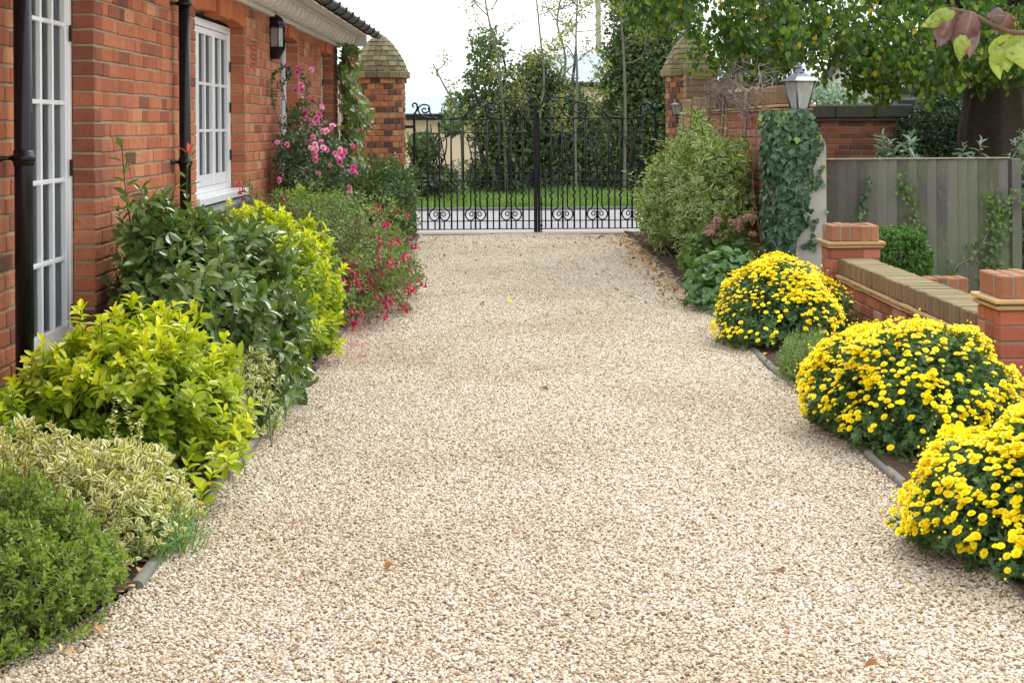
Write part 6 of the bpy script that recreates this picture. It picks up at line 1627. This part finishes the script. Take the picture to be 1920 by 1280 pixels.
# buildings beyond
def corr(name, c, sc, ax='X'):
    m, nt, ns, L = nmat(name); tc = ns.new('ShaderNodeTexCoord'); w = ns.new('ShaderNodeTexWave'); w.bands_direction = ax; w.inputs['Scale'].default_value = sc; L.new(tc.outputs['Object'], w.inputs[0])
    col = mixc(nt, c, tuple(x * .75 for x in c), w.outputs[1]); col = mixc(nt, col, tuple(x * .8 for x in c), noise(nt, 1.2, 4)); finish(nt, col, .85, w.outputs[1], .6, .03, 0, .2); return m
M['roofblue'] = corr('pale_blue_sheet', (.46, .55, .62), 3.2); M['roofgrey'] = corr('grey_slate', (.20, .20, .235), 2.4, 'Z'); M['cream'] = simple('cream_render', (.62, .53, .38), .9, nscale=2, namt=.1)
M['teal'] = simple('pale_teal_sheet', (.50, .62, .62), .4, nscale=3, namt=.1); M['cladding'] = corr('white_boards', (.62, .63, .64), 5, 'Z')
def barn(lab, x0, x1, y0, y1, ze, zr_, wall, roof, ov=.25, dark=True, rot=0.):
    t = thing('barn', lab, 'building', ((x0 + x1) / 2, (y0 + y1) / 2, 0)); mb = MB(); ym = (y0 + y1) / 2
    mb.box((x0, y0, -.05), (x1, y1, ze)); mb.add([(x0, y0, ze), (x0, y1, ze), (x0, ym, zr_ - .03), (x1, y0, ze), (x1, y1, ze), (x1, ym, zr_ - .03)], [(0, 2, 1), (3, 4, 5), (0, 3, 5, 2), (1, 2, 5, 4)]); mb.build('wall', wall, t)
    mb = MB(); s = (zr_ - ze) / (ym - y0); a = y0 - ov; za = ze - s * ov
    for sg in (0, 1):
        ya, yb = (a, ym) if not sg else (y1 + ov, ym); V = [(x0 - ov, ya, za), (x1 + ov, ya, za), (x1 + ov, yb, zr_), (x0 - ov, yb, zr_)]; V += [(p, q, r + .05) for p, q, r in V]
        mb.add(V, [(0, 3, 2, 1), (4, 5, 6, 7), (0, 1, 5, 4), (1, 2, 6, 5), (2, 3, 7, 6), (3, 0, 4, 7)])
    mb.build('roof', roof, t)
    mb = MB(); mb.box((x0 - ov, a - .06, za - .12), (x1 + ov, a - .002, za + .03)); mb.build('gutter', M['black'], t)
    mb = MB(); mb.box((x0 + (x1 - x0) * .06, y0 - .04, 0), (x0 + (x1 - x0) * .06 + 1.4, y0 - .003, min(ze - .3, 2.1))); mb.build('door', M['black'], t); t.rotation_euler.z = rot
barn('low cream shed with pale blue sheet roof beyond the gate on the left', -12, 1.2, 41, 47, 1.72, 2.15, M['cream'], M['roofblue'], .35, rot=.03)
barn('tall barn with blue grey roof behind the bare trees and the pole', 1.5, 9.5, 50, 58, 2.75, 3.75, M['cream'], M['roofblue'])
barn('barn with dull slate roof and white boarded wall seen under the lime tree', 8.4, 15, 36, 43, 2.2, 3.05, M['cladding'], M['roofgrey'])
barn('pale teal roofed outbuilding glimpsed between the house corner and the left pillar', -7.4, -2.75, 28, 32, 2.35, 2.95, M['cream'], M['teal'], .1)
t = plant('shrub_clump', 'pale grey green shrubs between the pier lantern and the slate roofed barn', 'shrub', (6, 28)); mb, st = MB(), MB()
leafmass(mb, [blob(*b, 27, .8) for b in ((1550, 185, 34), (1595, 195, 36), (1640, 200, 26), (1570, 220, 40), (1620, 230, 40), (1500, 180, 30))], 4200, .09)
for i in range(8): limbs(st, (5.4 + i * .12, 27, 0), (5.2 + i * .2, 27, 1.9), .03, .01, .05, 400 + i)
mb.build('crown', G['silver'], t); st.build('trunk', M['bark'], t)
t = plant('utility_pole', 'greenish wooden utility pole rising above the trees beyond the gate', 'pole', P(1123, 240, 55)); mb = MB(); q = P(1123, 240, 55); mb.tube([(q[0], 55, -.1), (q[0], 55, 9)], [.11, .085], 12); mb.build('post', M['pale_wood'], t)
mb = MB(); mb.box((q[0] - .7, 54.9, 8.5), (q[0] + .7, 55.0, 8.62)); mb.build('crossarm', M['pale_wood'], t)

# ================================================================== fallen leaves
def litter(name, lab, mat, N, fx, L, seed, cat):
    g = np.random.default_rng(seed); mb = MB(); x, y = fx(g, N); pos = np.stack([x, y, g.uniform(.008, .022, N)], 1); a = g.normal(0, 1, (N, 3)) * [1, 1, .15]
    place_leaves(mb, LF_ELL, pos, a, g.normal(0, .25, (N, 3)) + [0, 0, 1], g.uniform(.6, 1.3, N) * L, g.uniform(.5, .9, N) * L, g.random(N), smooth=False); mb.build(name, mat, kind='stuff', label=lab, cat=cat)
def fx1(g, N):
    y = g.uniform(12.3, 20.3, N); return 1.52 - np.abs(g.normal(0, .16, N)) + .1 * (g.random(N) < .5), y
litter('leaf_litter', 'brown leaf litter gathered along the right edge of the drive by the variegated shrub', G['litter'], 520, fx1, .04, 1, 'leaf litter')
litter('leaf_litter', 'scattered tiny brown leaf fragments over the far gravel near the gate', G['litter'], 420, lambda g, N: (g.uniform(-1.0, 1.45, N), 20.4 - np.abs(g.normal(0, 3.0, N))), .028, 2, 'leaf litter')
litter('leaf_litter', 'brown dead leaves on the soil of the right bed under the yellow bushes', G['litter'], 380, lambda g, N: (g.uniform(1.50, 2.1, N), g.uniform(4.5, 10, N)), .035, 3, 'leaf litter')
litter('leaf_litter', 'brown dead leaves on the soil along the left edging under the shrubs', G['litter'], 320, lambda g, N: (g.uniform(-1.5, -1.13, N), g.uniform(4.2, 10, N)), .03, 4, 'leaf litter')
litter('fallen_petals', 'crimson fuchsia petals strewn on the gravel below the fuchsia', G['petal_red'], 520, lambda g, N: (-1.12 + np.abs(g.normal(0, .22, N)), g.uniform(9.2, 12.6, N)), .014, 5, 'petals')
for i, (x, y, s_, ti, lab) in enumerate(((1142, 573, .05, .9, 'bright orange fallen leaf on the gravel right of centre, halfway to the gate'), (908, 573, .045, .8, 'orange fallen leaf on the gravel left of centre, halfway to the gate'), (950, 569, .045, 1., 'pale yellow fallen leaf beside the left orange leaf halfway to the gate'),
        (737, 1068, .04, .75, 'orange brown fallen leaf on the near gravel, left of centre'), (1015, 735, .045, .6, 'tan fallen leaf in the middle of the drive'), (1470, 1090, .035, .2, 'dark curled fallen leaf on the near gravel left of the nearest yellow bush'), (1648, 1262, .04, .45, 'brown fallen leaf at the bottom right of the drive'),
        (605, 772, .03, .7, 'small brown fallen leaf beside the left edging near the golden shrub'), (1130, 447, .07, .3, 'dark red fallen leaf lying just inside the gate'), (1210, 470, .06, .8, 'orange fallen leaf near the foot of the variegated shrub'), (830, 482, .06, .95, 'yellow fallen leaf on the far gravel left of the gate centre'),
        (1188, 562, .04, .6, 'brown fallen leaf right of the bright orange leaf on the mid gravel'), (1712, 1110, .016, 1., 'tiny yellow petal on the gravel in front of the nearest yellow bush'), (360, 975, .05, .97, 'yellow leaf lying on the left kerb by the sedge tuft'))):
    Y = CAMH * F / (y - HY + ROLL * (x - CX)); q = P(x, y, Y); mb = MB(); a = rng.normal(0, 1, (1, 3)) * [1, 1, .1]; zz = .045 if x == 360 else .022
    tm = T_ellipse(droop=.3, fold=.3); place_leaves(mb, tm, np.array([[q[0], q[1], zz]]), a, np.array([[.1, -.3, 1.]]), s_ , s_ * .7, np.array([ti]), smooth=True)
    o = mb.build('fallen_leaf', G['litter'] if ti < .99 else G['petal_yellow'], loc=(q[0], q[1], .015)); tag(o, lab, 'leaf', 'single fallen leaves on the gravel')

# ================================================================== light, sky, camera
w = bpy.data.worlds.new('World'); scene.world = w; w.use_nodes = True; nt = w.node_tree; nt.nodes.clear()
SUN_EL, SUN_AZ = R(52), R(28)      # azimuth measured from +Y towards +X
sky = nt.nodes.new('ShaderNodeTexSky'); sky.sky_type = 'NISHITA'; sky.sun_disc = False; sky.sun_elevation = SUN_EL; sky.sun_rotation = SUN_AZ; sky.air_density = 1.; sky.dust_density = 5.; sky.ozone_density = 1.
hs = nt.nodes.new('ShaderNodeHueSaturation'); hs.inputs['Saturation'].default_value = .22; hs.inputs['Value'].default_value = 1.3
bg = nt.nodes.new('ShaderNodeBackground'); bg.inputs[1].default_value = .15; wo = nt.nodes.new('ShaderNodeOutputWorld')
nt.links.new(sky.outputs[0], hs.inputs['Color']); cn = nt.nodes.new('ShaderNodeTexNoise'); cn.inputs['Scale'].default_value = 2.2; cn.inputs['Detail'].default_value = 5
tcw = nt.nodes.new('ShaderNodeTexCoord'); nt.links.new(tcw.outputs['Generated'], cn.inputs['Vector'])
cr = nt.nodes.new('ShaderNodeMapRange'); cr.inputs['From Min'].default_value = .3; cr.inputs['From Max'].default_value = .7; cr.inputs['To Min'].default_value = .70; cr.inputs['To Max'].default_value = .95; nt.links.new(cn.outputs[0], cr.inputs[0])
nt.links.new(mixc(nt, hs.outputs[0], (6.6, 6.8, 7.1), cr.outputs[0]), bg.inputs[0]); nt.links.new(bg.outputs[0], wo.inputs[0])
sl = bpy.data.lights.new('sun', 'SUN'); sl.energy = 1.05; sl.angle = R(20); sl.color = (1, .98, .95)
so = bpy.data.objects.new('sun', sl); COL.objects.link(so)
dv = Vector((math.sin(SUN_AZ) * math.cos(SUN_EL), math.cos(SUN_AZ) * math.cos(SUN_EL), math.sin(SUN_EL))); so.rotation_mode = 'QUATERNION'; so.rotation_quaternion = dv.to_track_quat('Z', 'Y')
cd = bpy.data.cameras.new('camera'); cd.sensor_width = 36; cd.lens = F / 1920 * 36; cd.shift_x = (960 - CX) / 1920; cd.shift_y = -(640 - HY) / 1920; cd.clip_start = .05; cd.clip_end = 600
co = bpy.data.objects.new('camera', cd); COL.objects.link(co); co.matrix_world = Matrix.Translation((0, 0, CAMH)) @ Matrix.Rotation(math.pi / 2, 4, 'X') @ Matrix.Rotation(-ROLL, 4, 'Z')
scene.camera = co
scene.view_settings.view_transform = 'Standard'; scene.view_settings.look = 'None'; scene.view_settings.gamma = 1; scene.view_settings.exposure = .9
scene.render.resolution_x = 1024; scene.render.resolution_y = 682
scene.cycles.transparent_max_bounces = 12; scene.cycles.max_bounces = 8
